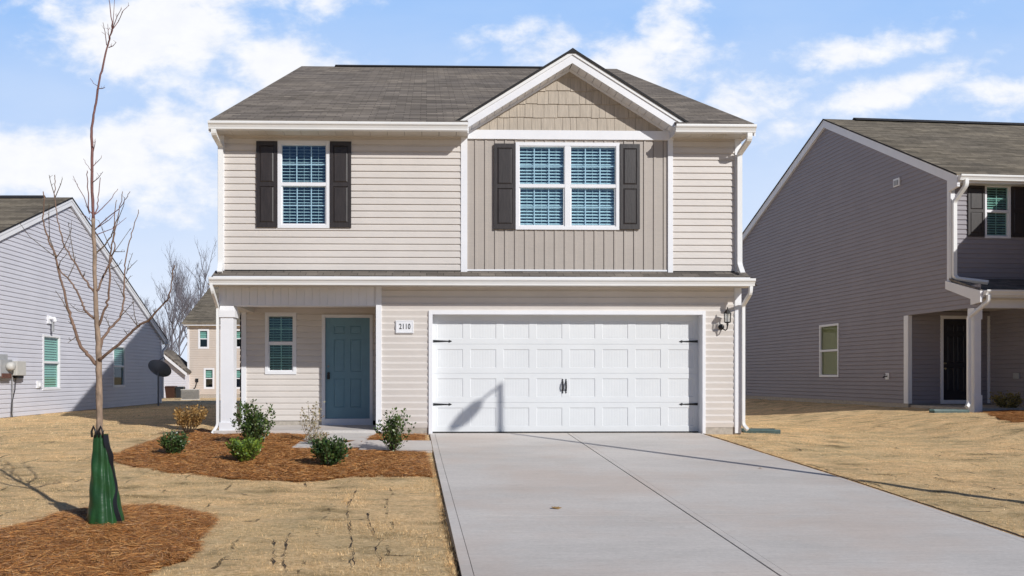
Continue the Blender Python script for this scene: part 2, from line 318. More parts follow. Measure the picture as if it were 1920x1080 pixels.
# ------------------------------------------------------------------ mesh helpers
class MB:
    def __init__(s): s.v = []; s.f = []; s.cut = []
    def nx(s): s.cut.append((len(s.v), len(s.f)))
    def face(s, pts):
        i = len(s.v); s.v += [tuple(p) for p in pts]; s.f.append(tuple(range(i, i + len(pts))))
    def mesh(s, v, f):
        i = len(s.v); s.v += [tuple(p) for p in v]; s.f += [tuple(k + i for k in q) for q in f]
    def hexa(s, p):       # 8 points: bottom ring, top ring
        s.mesh(p, [(0, 3, 2, 1), (4, 5, 6, 7), (0, 1, 5, 4), (1, 2, 6, 5), (2, 3, 7, 6), (3, 0, 4, 7)])
    def box(s, a, b):
        x0, y0, z0 = a; x1, y1, z1 = b
        s.hexa([(x0, y0, z0), (x1, y0, z0), (x1, y1, z0), (x0, y1, z0), (x0, y0, z1), (x1, y0, z1), (x1, y1, z1), (x0, y1, z1)])
    def prism(s, poly, off):
        n = len(poly); o = Vector(off)
        s.mesh([Vector(p) for p in poly] + [Vector(p) + o for p in poly],
               [tuple(range(n)), tuple(range(2 * n - 1, n - 1, -1))] + [(i, (i + 1) % n, n + (i + 1) % n, n + i) for i in range(n)])
    def tube(s, pts, rad, seg=8, sq=None, cap=True):
        pts = [Vector(p) for p in pts]; n = len(pts)
        if not hasattr(rad, '__len__'): rad = [rad] * n
        t0 = (pts[1] - pts[0]).normalized()
        up = Vector((0, 1, 0)) if abs(t0.y) < .9 else Vector((1, 0, 0))
        nn = (up - t0 * up.dot(t0)).normalized(); V = []
        for i, p in enumerate(pts):
            t = (pts[min(i + 1, n - 1)] - pts[max(i - 1, 0)]).normalized()
            nn = (nn - t * nn.dot(t)).normalized(); bb = t.cross(nn)
            for k in range(seg):
                a = 2 * math.pi * (k + .5) / seg
                if sq: cx, cy = sq[0] * (1 if math.cos(a) > 0 else -1), sq[1] * (1 if math.sin(a) > 0 else -1)
                else: cx, cy = rad[i] * math.cos(a), rad[i] * math.sin(a)
                V.append(p + nn * cx + bb * cy)
        F = [(i * seg + k, i * seg + (k + 1) % seg, (i + 1) * seg + (k + 1) % seg, (i + 1) * seg + k) for i in range(n - 1) for k in range(seg)]
        if cap: F += [tuple(range(seg))[::-1], tuple(range((n - 1) * seg, n * seg))]
        s.mesh(V, F)
    def lathe(s, c, prof, seg=16):      # prof: (radius, z)
        c = Vector(c); V = []
        for r, z in prof:
            for k in range(seg):
                a = 2 * math.pi * k / seg; V.append(c + Vector((r * math.cos(a), r * math.sin(a), z)))
        n = len(prof)
        F = [(i * seg + k, i * seg + (k + 1) % seg, (i + 1) * seg + (k + 1) % seg, (i + 1) * seg + k) for i in range(n - 1) for k in range(seg)]
        F += [tuple(range(seg))[::-1], tuple(range((n - 1) * seg, n * seg))]
        s.mesh(V, F)
    def build(s, name, mat, parent=None, smooth=False, bevel=0):
        if s.cut:
            first = None; C_ = [(0, 0)] + [c for c in s.cut if 0 < c[1] < len(s.f)] + [(len(s.v), len(s.f))]
            for (a, b), (c, d) in zip(C_, C_[1:]):
                q = MB(); q.v = s.v[a:c]; q.f = [tuple(k - a for k in f) for f in s.f[b:d]]; o = q.build(name, mat, parent, smooth, bevel); first = first or o
            return first
        me = bpy.data.meshes.new(name); me.from_pydata(s.v, [], s.f); me.materials.append(MATS[mat])
        if smooth: me.polygons.foreach_set('use_smooth', [True] * len(me.polygons))
        o = bpy.data.objects.new(name, me); S.collection.objects.link(o)
        if parent: o.parent = parent
        if bevel:
            b = o.modifiers.new('bevel', 'BEVEL'); b.width = bevel; b.segments = 2; b.limit_method = 'ANGLE'
        return o
def soup(name, tris, mat, parent=None):      # tris: (N,k,3) array, each its own island
    N, k, _ = tris.shape
    me = bpy.data.meshes.new(name); me.vertices.add(N * k); me.vertices.foreach_set('co', tris.reshape(-1).astype(np.float32))
    me.loops.add(N * k); me.loops.foreach_set('vertex_index', np.arange(N * k, dtype=np.int32))
    me.polygons.add(N); me.polygons.foreach_set('loop_start', np.arange(0, N * k, k, dtype=np.int32))
    me.update(calc_edges=True); me.materials.append(MATS[mat])
    o = bpy.data.objects.new(name, me); S.collection.objects.link(o)
    if parent: o.parent = parent
    return o
def thing(name, label, cat, loc=(0, 0, 0), rz=0, group=None):
    o = bpy.data.objects.new(name, None); S.collection.objects.link(o); o.location = loc; o.rotation_euler = (0, 0, rz)
    o.empty_display_size = .2
    return tag(o, label, cat, group)
def tag(o, label, cat, group=None):
    o['label'] = label; o['category'] = cat
    if group: o['group'] = group
    return o
def struct(o): o['kind'] = 'structure'; return o
def stuff(o, label=None, cat=None):
    o['kind'] = 'stuff'
    if label: o['label'] = label; o['category'] = cat
    return o

class Fac:
    """a wall plane: (u along, v up, w out of the wall) -> coordinates of the house; M = house matrix for measuring"""
    def __init__(s, kind, val, root=None, swap=False):
        s.kind, s.val, s.swap = kind, val, swap
        s.M = Matrix.Translation(root.location) @ Matrix.Rotation(root.rotation_euler.z, 4, 'Z') if root else Matrix()
        s.Mi = s.M.inverted()
    def P(s, u, v, w=0):
        if s.swap: u, v = v, u
        if s.kind == 'front': return Vector((u, s.val - w, v))
        if s.kind == 'back': return Vector((u, s.val + w, v))
        if s.kind == 'right': return Vector((s.val + w, u, v))
        return Vector((s.val - w, u, v))
    def hit(s, px, py, w=0):           # -> (u, v) on the plane at outward offset w
        o = s.Mi @ Vector((0, 0, 1)); d = s.Mi.to_3x3() @ ray(px, py)
        if s.kind in ('front', 'back'):
            y = s.val - w if s.kind == 'front' else s.val + w
            t = (y - o.y) / d.y; p = o + d * t; return p.x, p.z
        x = s.val + w if s.kind == 'right' else s.val - w
        t = (x - o.x) / d.x; p = o + d * t; return p.y, p.z
    def rect(s, px0, py0, px1, py1, w=0):      # pixel rectangle -> u0,u1,v0,v1
        u0, va = s.hit(px0, py0, w); u1, vb = s.hit(px1, py1, w); uc, vc = s.hit((px0 + px1) / 2, py0, w); ud, vd = s.hit((px0 + px1) / 2, py1, w)
        return min(u0, u1), max(u0, u1), min(vc, vd), max(vc, vd)
    def box(s, mb, u0, u1, v0, v1, w0, w1):
        mb.hexa([s.P(u0, v0, w0), s.P(u1, v0, w0), s.P(u1, v0, w1), s.P(u0, v0, w1), s.P(u0, v1, w0), s.P(u1, v1, w0), s.P(u1, v1, w1), s.P(u0, v1, w1)])

LAP = [(0, .019), (.72, .013), (.82, .003), (1.0, 0.0)]
BB = [(0, .0), (.68, .0), (.70, -.012), (.745, -.012), (.76, .008), (.97, .008), (1.0, .008)]
SOF = [(0, .0), (.88, .0), (.90, -.006), (1, -.006)]
def siding(mb, F, ulo, uhi, v0, v1, e, holes=(), prof=LAP, w0=0, extra=(), vbase=None):
    fl = ulo if callable(ulo) else (lambda v: ulo); fh = uhi if callable(uhi) else (lambda v: uhi)
    vb = v0 if vbase is None else vbase
    def dep(v, side):
        t = (v - vb) / e; k = math.floor(t + (1e-6 if side > 0 else -1e-6)); fr = min(1, max(0, t - k))
        for (a, da), (b, db) in zip(prof, prof[1:]):
            if fr <= b + 1e-9: return w0 + da + (db - da) * (fr - a) / (b - a)
        return w0 + prof[-1][1]
    br = {round(v0, 6), round(v1, 6)}
    k = math.floor((v0 - vb) / e) - 1
    while vb + k * e < v1:
        for fr, _ in prof:
            z = vb + (k + fr) * e
            if v0 < z < v1: br.add(round(z, 6))
        k += 1
    for h in holes:
        for z in (h[2], h[3]):
            if v0 < z < v1: br.add(round(z, 6))
    for z in extra:
        if v0 < z < v1: br.add(round(z, 6))
    br = sorted(br)
    def spans(v, a, b):
        hs = sorted((h[0], h[1]) for h in holes if h[2] < v < h[3]); out = []; cur = a
        for h0, h1 in hs:
            if h0 > cur: out.append((cur, min(h0, b)))
            cur = max(cur, h1)
        if cur < b: out.append((cur, b))
        return out
    for a, b in zip(br, br[1:]):
        if b - a < 1e-5: continue
        m = (a + b) / 2; A0, A1, B0, B1 = fl(a), fh(a), fl(b), fh(b)
        if A1 <= A0 and B1 <= B0: continue
        sp = spans(m, min(A0, B0), max(A1, B1)); da, db = dep(a, 1), dep(b, -1)
        for (s0, s1) in sp:
            a0 = max(s0, A0); a1 = min(s1, A1); b0 = max(s0, B0); b1 = min(s1, B1)
            if a1 <= a0 and b1 <= b0: continue
            mb.face([F.P(a0, a, da), F.P(max(a0, a1), a, da), F.P(max(b0, b1), b, db), F.P(b0, b, db)])
        d1 = dep(a, -1)
        if abs(d1 - da) > 1e-4 and a > v0 + 1e-4:
            for (s0, s1) in spans(a + 1e-5, A0, A1):
                mb.face([F.P(s0, a, d1), F.P(s1, a, d1), F.P(s1, a, da), F.P(s0, a, da)])
def ring(mb, F, o, i, w0, w1):       # picture-frame ring between outer and inner rects, solid
    (a0, a1, b0, b1), (c0, c1, d0, d1) = o, i
    F.box(mb, a0, c0, b0, b1, w0, w1); F.box(mb, c1, a1, b0, b1, w0, w1)
    F.box(mb, c0, c1, b0, d0, w0, w1); F.box(mb, c0, c1, d1, b1, w0, w1)
def holed(mb, F, u0, u1, v0, v1, holes, w):
    us = sorted({u0, u1, *[h[0] for h in holes], *[h[1] for h in holes]}); vs = sorted({v0, v1, *[h[2] for h in holes], *[h[3] for h in holes]})
    for a, b in zip(us, us[1:]):
        for c, d in zip(vs, vs[1:]):
            mu, mv_ = (a + b) / 2, (c + d) / 2
            if any(h[0] < mu < h[1] and h[2] < mv_ < h[3] for h in holes): continue
            mb.face([F.P(a, c, w), F.P(b, c, w), F.P(b, d, w), F.P(a, d, w)])
def sunk(mb, F, h, w, ins, d, ins2=None, d2=None):   # sunken moulded panel
    a, b, c, e = h
    r0 = [F.P(a, c, w), F.P(b, c, w), F.P(b, e, w), F.P(a, e, w)]
    r1 = [F.P(a + ins, c + ins, w - d), F.P(b - ins, c + ins, w - d), F.P(b - ins, e - ins, w - d), F.P(a + ins, e - ins, w - d)]
    for i in range(4): mb.face([r0[i], r0[(i + 1) % 4], r1[(i + 1) % 4], r1[i]])
    if ins2:
        k = ins + ins2
        r2 = [F.P(a + k, c + k, w - d2), F.P(b - k, c + k, w - d2), F.P(b - k, e - k, w - d2), F.P(a + k, e - k, w - d2)]
        for i in range(4): mb.face([r1[i], r1[(i + 1) % 4], r2[(i + 1) % 4], r2[i]])
        mb.face(r2)
    return a + ins, b - ins, c + ins, e - ins

def window(root, F, R4, cas=.062, out=.030, cols=3, rows=2, sashes=1, tilt=38, glass='glass', pitch=.048, gap=.06, partial=0, blind='blind', room=.6, label=None, mull=.09, slatw=None, drop=None):
    """double-hung vinyl window; R4 = u0,u1,v0,v1 outer; returns hole rectangle"""
    u0, u1, v0, v1 = R4
    fr = MB(); gls = MB(); bl = MB(); rm = MB(); mt = MB()
    ring(fr, F, (u0, u1, v0, v1), (u0 + cas, u1 - cas, v0 + cas, v1 - cas), -.06, out)
    wsash = (u1 - u0 - 2 * cas - mull * (sashes - 1)) / sashes
    for k in range(sashes):
        a = u0 + cas + k * (wsash + mull); b = a + wsash; c = v0 + cas; d = v1 - cas; m = (c + d) / 2
        if k: F.box(fr, a - mull, a, c, d, -.06, out - .004)
        ring(fr, F, (a, b, m + .034, d), (a + .012, b - .012, m + .038, d - .015), -.04, out - .012)   # upper sash
        ring(fr, F, (a, b, c, m + .034), (a + .022, b - .022, c + .022, m - .030), -.055, out - .020)       # lower sash
        F.box(fr, a + .001, b - .001, m - .026, m + .0335, -.03, out - .006)
        for (g0, g1, h0, h1, w) in ((a + .012, b - .012, m + .038, d - .015, -.012), (a + .022, b - .022, c + .022, m - .030, -.028)):
            gls.face([F.P(g0, h0, w), F.P(g1, h0, w), F.P(g1, h1, w), F.P(g0, h1, w)])
            for q in range(1, cols): x = g0 + (g1 - g0) * q / cols; F.box(mt, x - .009, x + .009, h0, h1, w - .012, w - .004)
            for q in range(1, rows): z = h0 + (h1 - h0) * q / rows; F.box(mt, g0, g1, z - .009, z + .009, w - .0125, w - .0035)
        # venetian blind
        z = d - .02; zl = c if drop is None else d - (d - c) * drop
        th = R(tilt); sw = slatw or pitch * 1.04
        while z > zl + .03:
            dz, dw = sw / 2 * math.sin(th), sw / 2 * math.cos(th)
            bl.face([F.P(a + .004, z - dz, -gap - dw * 1 + dw * 2), F.P(b - .004, z - dz, -gap + dw), F.P(b - .004, z + dz, -gap - dw), F.P(a + .004, z + dz, -gap - dw)])
            z -= pitch
        for q in (.18, .5, .82): F.box(bl, a + wsash * q - .002, a + wsash * q + .002, zl + .02, d, -gap + .028, -gap + .030)
        F.box(bl, a + .004, b - .004, zl + .004, zl + .022, -gap - .02, -gap + .02)
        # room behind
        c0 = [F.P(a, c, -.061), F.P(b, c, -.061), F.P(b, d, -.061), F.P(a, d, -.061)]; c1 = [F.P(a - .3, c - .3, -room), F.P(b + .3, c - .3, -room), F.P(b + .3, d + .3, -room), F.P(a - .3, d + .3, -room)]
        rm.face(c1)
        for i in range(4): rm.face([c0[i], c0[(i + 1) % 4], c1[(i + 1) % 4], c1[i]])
    w_ = fr.build('window', 'white', root, bevel=.002)
    if label: w_['label'] = label
    gls.build('glass', glass, w_); mt.build('muntins', 'white', w_); bl.build('blind', blind, w_); rm.build('room_lining', 'interior', w_)
    return (u0 + .01, u1 - .01, v0 + .01, v1 - .01)
def shutter(root, F, u0, u1, v0, v1, w=.014):
    mb = MB(); mid = (v0 + v1) / 2; s = .055
    hs = [(u0 + s, u1 - s, v0 + .085, mid - .035), (u0 + s, u1 - s, mid + .035, v1 - .075)]
    holed(mb, F, u0, u1, v0, v1, hs, w + .030)
    for h in hs: sunk(mb, F, h, w + .030, .006, .012, .022, .001)
    for (a, b, c, d) in ((u0, u0, v0, v1), (u1, u1, v0, v1)): mb.face([F.P(a, c, w), F.P(b, c, w + .030), F.P(b, d, w + .030), F.P(a, d, w)])
    for z in (v0, v1): mb.face([F.P(u0, z, w), F.P(u1, z, w), F.P(u1, z, w + .030), F.P(u0, z, w + .030)])
    return mb.build('shutter', 'shutter', root)
def panel_door(root, F, u0, u1, v0, v1, w, mat, name='door', label=None):
    mb = MB(); W_ = u1 - u0; H = v1 - v0
    cs = [(u0 + .19 * W_ * 1.0, u0 + .44 * W_), (u0 + .56 * W_, u0 + .81 * W_)]
    rs = [(v0 + .11 * H, v0 + .40 * H), (v0 + .465 * H, v0 + .79 * H * 1.0), (v0 + .84 * H, v0 + .925 * H)]
    hs = [(a, b, c, d) for a, b in cs for c, d in rs]
    holed(mb, F, u0, u1, v0, v1, hs, w)
    for h in hs: sunk(mb, F, h, w, .012, .012, .022, .003)
    F.box(mb, u0, u1, v0, v1, w - .045, w - .0405)
    for (a, c) in ((u0, 0), (u1, 0)): mb.face([F.P(a, v0, w - .04), F.P(a, v0, w), F.P(a, v1, w), F.P(a, v1, w - .04)])
    o = mb.build(name, mat, root)
    if label: o['label'] = label
    return o
def gutter(root, x0, x1, yb, zt, name='gutter', h=.125, d=.115):
    """K-style gutter hung on a fascia at y=yb (facing -y), lip top zt"""
    prof = [(0, 0), (-d * .62, 0), (-d * .66, h * .22), (-d * .80, h * .50), (-d * .97, h * .66), (-d, h * .80), (-d, h), (-d * .90, h), (-d * .90, h * .88), (-.006, h * .90), (0, h)]
    mb = MB(); mb.prism([(x0, yb + a, zt - h + b) for a, b in prof], (x1 - x0, 0, 0))
    return mb.build(name, 'gutter_white', root)
def downspout(root, pts, sq=(.030, .042), name='downspout'):
    mb = MB(); P = [Vector(p) for p in pts]; out = [P[0]]
    for i in range(1, len(P) - 1):
        a, b, c = P[i - 1], P[i], P[i + 1]; r = min(.05, (b - a).length * .4, (c - b).length * .4)
        p0 = b + (a - b).normalized() * r; p1 = b + (c - b).normalized() * r
        for t in (0, .33, .67, 1): out.append(p0 * (1 - t) ** 2 + b * 2 * t * (1 - t) + p1 * t * t)
    out.append(P[-1]); mb.tube(out, .04, 4, sq)
    return mb.build(name, 'gutter_white', root)

EXP = .1167
# ================================================================== MAIN HOUSE
MH = thing('house', 'two storey beige house with white double garage door and dark shutters, in the middle', 'house', (0, 0, 0))
F0 = Fac('front', YW)
xl, xr = X(421, YW), X(1377, YW)                        # siding edges
XL, XR = X(409, YW), X(1389, YW)                        # outer corners
zs_up = Z(640, 256, YW); zs_lo = Z(640, 538, YW)        # soffit levels
z_eb = Z(640, 506.5, YW)                                # bottom of the upper siding
EAV = YW - .33                                           # fascia plane
YR, ZRDG = 21.5, Z(800, 126, 21.5)                       # ridge
slope = (ZRDG - 5.385) / (YR - (EAV - .04))
XRL, XRR = X(394, 12.45), X(1413, 12.45)
YBK = 2 * YR - YW
def roofz(y): return ZRDG - abs(y - YR) * slope
# --- windows and openings on the front
wA = window(MH, F0, F0.rect(521, 264.5, 618.7, 428.3), tilt=27, pitch=.055, cols=3, label='single white window with partly open blinds')
wB = window(MH, F0, F0.rect(966.5, 268, 1161, 431.3), sashes=2, tilt=42, cols=3, mull=.10, pitch=.056, label='double white window with nearly closed blinds')
for r in ((481.5, 266, 520.3, 427), (619.3, 266.5, 658.8, 427.5), (926, 270.5, 966, 430), (1161.6, 271.5, 1198.5, 430.5)):
    shutter(MH, F0, *F0.rect(*r))
bl_, br_ = X(876, YW), X(1251.5, YW)                     # board and batten field
za, zb = Z(1065, 262.5, YW), Z(1065, 245.5, YW)          # frieze band
mb = MB()
siding(mb, F0, xl, X(864, YW), z_eb, zs_up + .02, EXP, [wA]); mb.nx(); siding(mb, F0, X(1261, YW), xr, z_eb, zs_up + .02, EXP)
mb.build('upper_siding', 'siding', MH)
mb = MB(); FS_ = Fac('front', YW, swap=True)
siding(mb, FS_, z_eb + .02, za, bl_, br_, .177, [(wB[2], wB[3], wB[0], wB[1])], BB)
mb.build('board_and_batten', 'board', MH)
mb = MB()
F0.box(mb, X(864, YW), X(876, YW), z_eb - .03, zs_up + .02, -.01, .028); mb.nx(); F0.box(mb, X(1251.5, YW), X(1261, YW), z_eb - .03, za + .02, -.01, .028)
mb.nx(); F0.box(mb, XL, xl, z_eb - .02, zs_up, -.12, .026); mb.nx(); F0.box(mb, xr, XR, z_eb - .02, zs_up, -.12, .026); mb.nx()
F0.box(mb, bl_, br_, z_eb - .01, z_eb + .02, -.01, .012)
mb.build('corner_trim', 'white', MH, bevel=.003)
mb = MB(); F0.box(mb, X(876, YW) + .001, X(1262, YW), za, zb, -.02, .032); mb.build('frieze_board', 'white', MH, bevel=.003)
# --- front gable
GY = YW - .27                                            # rake plane
xg = X(1073.5, GY); zg = Z(1073, 93.5, GY)               # roof apex at the rake
gl_, gr_ = X(848, GY), X(1297, GY); zge = 5.375
gs = (zg - zge) / ((gr_ - gl_) / 2)
xg = (gl_ + gr_) / 2
def gz(x, drop=0): return zg - abs(x - xg) * gs - drop
cutL, cutR = X(877, GY), X(1265, GY)
mb = MB(); T = .20; cs_ = .028
poly = [(gl_ - .02, gz(gl_ - .02, cs_)), (xg, gz(xg, cs_)), (gr_ + .02, gz(gr_ + .02, cs_)), (cutR, gz(gr_ + .02, cs_) - .0), (cutR, gz(cutR, T + cs_)), (xg, gz(xg, T + cs_)), (cutL, gz(cutL, T + cs_)), (cutL, gz(gl_ - .02, cs_))]
for ss in (0, 1):
    q = [poly[0], poly[1], poly[5], poly[6], poly[7]] if ss == 0 else [poly[1], poly[2], poly[3], poly[4], poly[5]]
    mb.prism([(x, GY, z) for x, z in q], (0, .022, 0))
mb.build('rake_board', 'white', MH)
mb = MB()                                                # crown strip on the rake
for sg, xe in ((-1, gl_), (1, gr_)):
    mb.prism([(xe, GY - .016, gz(xe, .030)), (xg, GY - .016, gz(xg, .030)), (xg, GY - .016, gz(xg, .085)), (xe, GY - .016, gz(xe, .085))], (0, .015, 0))
mb.build('rake_moulding', 'gutter_white', MH)
mb = MB()                                                # raking soffit
for xe in (cutL - .05, cutR + .05):
    for k in range(14):
        a, b = k / 14, (k + 1) / 14; x0_, x1_ = xe + (xg - xe) * a, xe + (xg - xe) * (b - .004)
        mb.prism([(x0_, GY + .023, gz(x0_, T + cs_ - .004)), (x1_, GY + .023, gz(x1_, T + cs_ - .004)), (x1_, YW + .02, gz(x1_, T + cs_ - .004)), (x0_, YW + .02, gz(x0_, T + cs_ - .004))], (0, 0, .012))
    mb.prism([(xe, YW - .022, gz(xe, T + cs_ + .04)), (xg, YW - .022, gz(xg, T + cs_ + .04)), (xg, YW - .022, gz(xg, T + cs_ - .002)), (xe, YW - .022, gz(xe, T + cs_ - .002))], (0, .03, 0))
    d0 = -.0 if xe < xg else .0
mb.build('rake_soffit', 'white', MH)
mb = MB(); crs = (Z(1065, 245.5, YW) - Z(1065, 270.4, YW))
for k in range(8):                                       # cedar-style shakes
    v0 = zb + k * crs; v1 = v0 + crs; x_ = X(870, YW)
    while x_ < X(1262, YW):
        w_ = random.choice((.11, .14, .17, .20, .24)); a, b = x_ + .003, x_ + w_ - .003; x_ += w_
        j = random.uniform(-.012, .006); o = random.uniform(.010, .016)
        def top(x): return min(v1 + .01, gz(x, T + cs_ + .0))
        ta, tb = top(a), top(b)
        if max(ta, tb) <= v0 + j: continue
        ta = max(ta, v0 + j); tb = max(tb, v0 + j)
        mb.face([F0.P(a, v0 + j, o + .006), F0.P(b, v0 + j, o + .006), F0.P(b, tb, o * .35), F0.P(a, ta, o * .35)])
        mb.face([F0.P(a, v0 + j, 0), F0.P(b, v0 + j, 0), F0.P(b, v0 + j, o + .006), F0.P(a, v0 + j, o + .006)])
        for e_, te in ((a, ta), (b, tb)): mb.face([F0.P(e_, v0 + j, 0), F0.P(e_, v0 + j, o + .006), F0.P(e_, te, o * .35), F0.P(e_, te, 0)])
mb.face([F0.P(cutL, zb, 0), F0.P(cutR, zb, 0), F0.P(cutR, gz(cutR, .2), 0), F0.P(xg, gz(xg, .2), 0), F0.P(cutL, gz(cutL, .2), 0)])
mb.build('gable_shakes', 'shake', MH)
# --- roofs
mb = MB(); th = .035; y0 = EAV - .045
yn = YW + .05
mb.prism([(x, y, roofz(y)) for x, y in ((XRL, y0), (cutL, y0), (cutL, yn), (cutR, yn), (cutR, y0), (XRR, y0), (XRR, YR), (XRL, YR))], (0, 0, -th))
b = 2 * YR - y0; mb.prism([(XRL, b, roofz(b)), (XRR, b, roofz(b)), (XRR, YR, ZRDG), (XRL, YR, ZRDG)], (0, 0, -th))
rf = mb.build('roof', 'shingle', MH)
mb = MB()
mb.prism([(XRL + 1.0, YR - .16, ZRDG - .05), (XRL + 1.0, YR, ZRDG + .055), (XRL + 1.0, YR + .16, ZRDG - .05)], (XRR - XRL - 2.2, 0, 0))
mb.build('ridge_vent', 'ridge_black', rf)
mb = MB(); yc = YR - (ZRDG - zg) / slope                 # gable roof runs back into the main slope
for sg, xe in ((-1, gl_), (1, gr_)):
    mb.prism([(xe, GY - .03, gz(xe) + .012), (xg, GY - .03, gz(xg) + .012), (xg, yc + .05, gz(xg) + .012), (xe, y0 + .1, gz(xe) + .012)], (0, 0, -.035))
mb.build('gable_roof', 'shingle_y', MH)
mb = MB()
for sg, xe in ((-1, gl_ - .02), (1, gr_ + .02)):
    mb.prism([(xe, GY - .036, gz(xe) + .016), (xg, GY - .036, gz(xg) + .016), (xg, GY - .036, gz(xg) - .022), (xe, GY - .036, gz(xe) - .022)], (0, .006, 0))
mb.prism([(xg - .12, GY - .038, zg - .062), (xg, GY - .038, zg + .020), (xg + .12, GY - .038, zg - .062)], (0, yc - GY, 0))
mb.build('shingle_edge', 'dark_edge', MH)
# side rake boards
mb = MB()
for xs, d in ((XRL, -.02), (XRR, .02)):
    mb.nx()
    for (a, b) in ((y0, YR), (2 * YR - y0, YR)):
        mb.prism([(xs, a, roofz(a) - .036), (xs, b, roofz(b) - .036), (xs, b, roofz(b) - .22), (xs, a, roofz(a) - .22)], (d if d < 0 else d, 0, 0))
mb.build('side_rake_board', 'white', MH)
# --- eaves: soffit panels, fascia, gutters
mb = MB()
def soffit(mb, x0, x1, yb, yf, z, p=.30):
    x = x0
    while x < x1 - .01:
        e = min(x + p, x1); mb.box((x, yf, z), (e - .006, yb, z + .014)); x = e
soffit(mb, XRL + .02, X(877, 12.6), YW + .03, EAV + .01, zs_up); mb.nx(); soffit(mb, X(1263, 12.6), XRR - .02, YW + .03, EAV + .01, zs_up); mb.nx()
soffit(mb, X(404, YW) - .05, X(1401, YW), YW + .03, EAV + .01, zs_lo)
mb.build('soffit', 'soffit', MH)
mb = MB()
for x0_, x1_ in ((XRL - .01, X(877, 12.6)), (X(1264.5, 12.6), XRR + .01)):
    mb.box((x0_, EAV - .012, zs_up - .012), (x1_, EAV + .012, 5.36)); mb.nx()
mb.box((X(400, 12.47), EAV - .012, zs_lo - .012), (X(1406, 12.47), EAV + .012, 2.72)); mb.nx()
mb.box((X(876.5, 12.6), GY + .025, zs_up - .01), (X(878.5, 12.6), YW, 5.50)); mb.nx(); mb.box((X(1262.5, 12.6), GY + .025, zs_up - .01), (X(1264, 12.6), YW, 5.50))
for xe in (XRL, XRR - .02): mb.nx(); mb.box((xe, EAV + .012, zs_up - .01), (xe + .02, YW + .3, 5.33))
mb.build('fascia', 'white', MH)
ztU = Z(640, 227.5, EAV - .125); ztL = Z(640, 519.8, EAV - .125)
gutter(MH, X(389.5, 12.35), X(877, 12.4), EAV - .013, ztU); gutter(MH, X(1266.5, 12.4), X(1419, 12.35), EAV - .013, ztU)
gutter(MH, X(391, 12.35), X(1417, 12.35), EAV - .013, ztL)
mb = MB(); zw = Z(640, 508, YW); xa, xb = X(393, 12.4), X(1414, 12.4)
mb.prism([(xa, EAV - .05, ztL - .015), (xb, EAV - .05, ztL - .015), (X(1397, YW), YW, zw), (X(404, YW), YW, zw)], (0, 0, -.03))
mb.face([(xa, EAV - .05, ztL - .03), (X(404, YW), YW, zw - .02), (X(404, YW), YW, zs_lo), (X(402, YW), EAV, zs_lo)])
mb.face([(xb, EAV - .05, ztL - .03), (X(1397, YW), YW, zw - .02), (X(1397, YW), YW, zs_lo), (X(1404, YW), EAV, zs_lo)])
mb.build('lower_roof', 'shingle_small', MH)
mb = MB(); F0.box(mb, XL, XR, zw - .01, z_eb - .001, .0, .006); mb.build('flashing', 'dark_edge', MH)
mb = MB(); xv = X(1348, 12.6)
F0.box(mb, xv - .12, xv + .12, zs_up - .012, zs_up - .002, .09, .24)
for k in range(6): F0.box(mb, xv - .10, xv + .10, zs_up - .016, zs_up - .0125, .10 + k * .022, .112 + k * .022)
mb.build('soffit_vent', 'soffit', MH)
# --- lower storey
Z0 = .0
gdl, gdr = X(811, YW), X(1316, YW); zgt = Z(1060, 590, YW)
gho = (X(803.6, YW), X(1322, YW), -.2, Z(1060, 582.5, YW))
zsb = Z(760, 802, YW)                                    # bottom of lower siding
px_l, px_r = X(705, YW), X(715.5, YW)
mb = MB()
siding(mb, F0, px_r, xr, zsb, zs_lo + .02, EXP, [(gho[0], gho[1], -1, gho[3])])
mb.build('lower_siding', 'siding', MH)
mb = MB()
ring(mb, F0, (gho[0], gho[1], -.04, gho[3]), (gdl, gdr, -.05, zgt), -.02, .03)
F0.box(mb, gdl - .02, gdl, -.03, zgt, -.26, -.021); F0.box(mb, gdr, gdr + .02, -.03, zgt, -.26, -.021); F0.box(mb, gdl, gdr, zgt, zgt + .02, -.26, -.021)
mb.build('garage_trim', 'white', MH, bevel=.003)
mb = MB(); F0.box(mb, xr, XR, -.01, zs_lo, -.12, .026); F0.box(mb, xr - .012, xr - .001, zsb, zs_lo, .001, .016)
mb.nx(); F0.box(mb, px_l, px_r, .02, zs_lo, -.10, .030); mb.build('lower_corner_trim', 'white', MH, bevel=.003)
mb = MB(); F0.box(mb, px_r, gho[0], -.2, zsb, -.1, -.006); mb.nx(); F0.box(mb, gho[1], XR, -.25, zsb, -.1, -.006); mb.nx()
F0.box(mb, gdl, gdr, -.3, -.012, -.3, -.002); mb.build('foundation', 'foundation', MH)
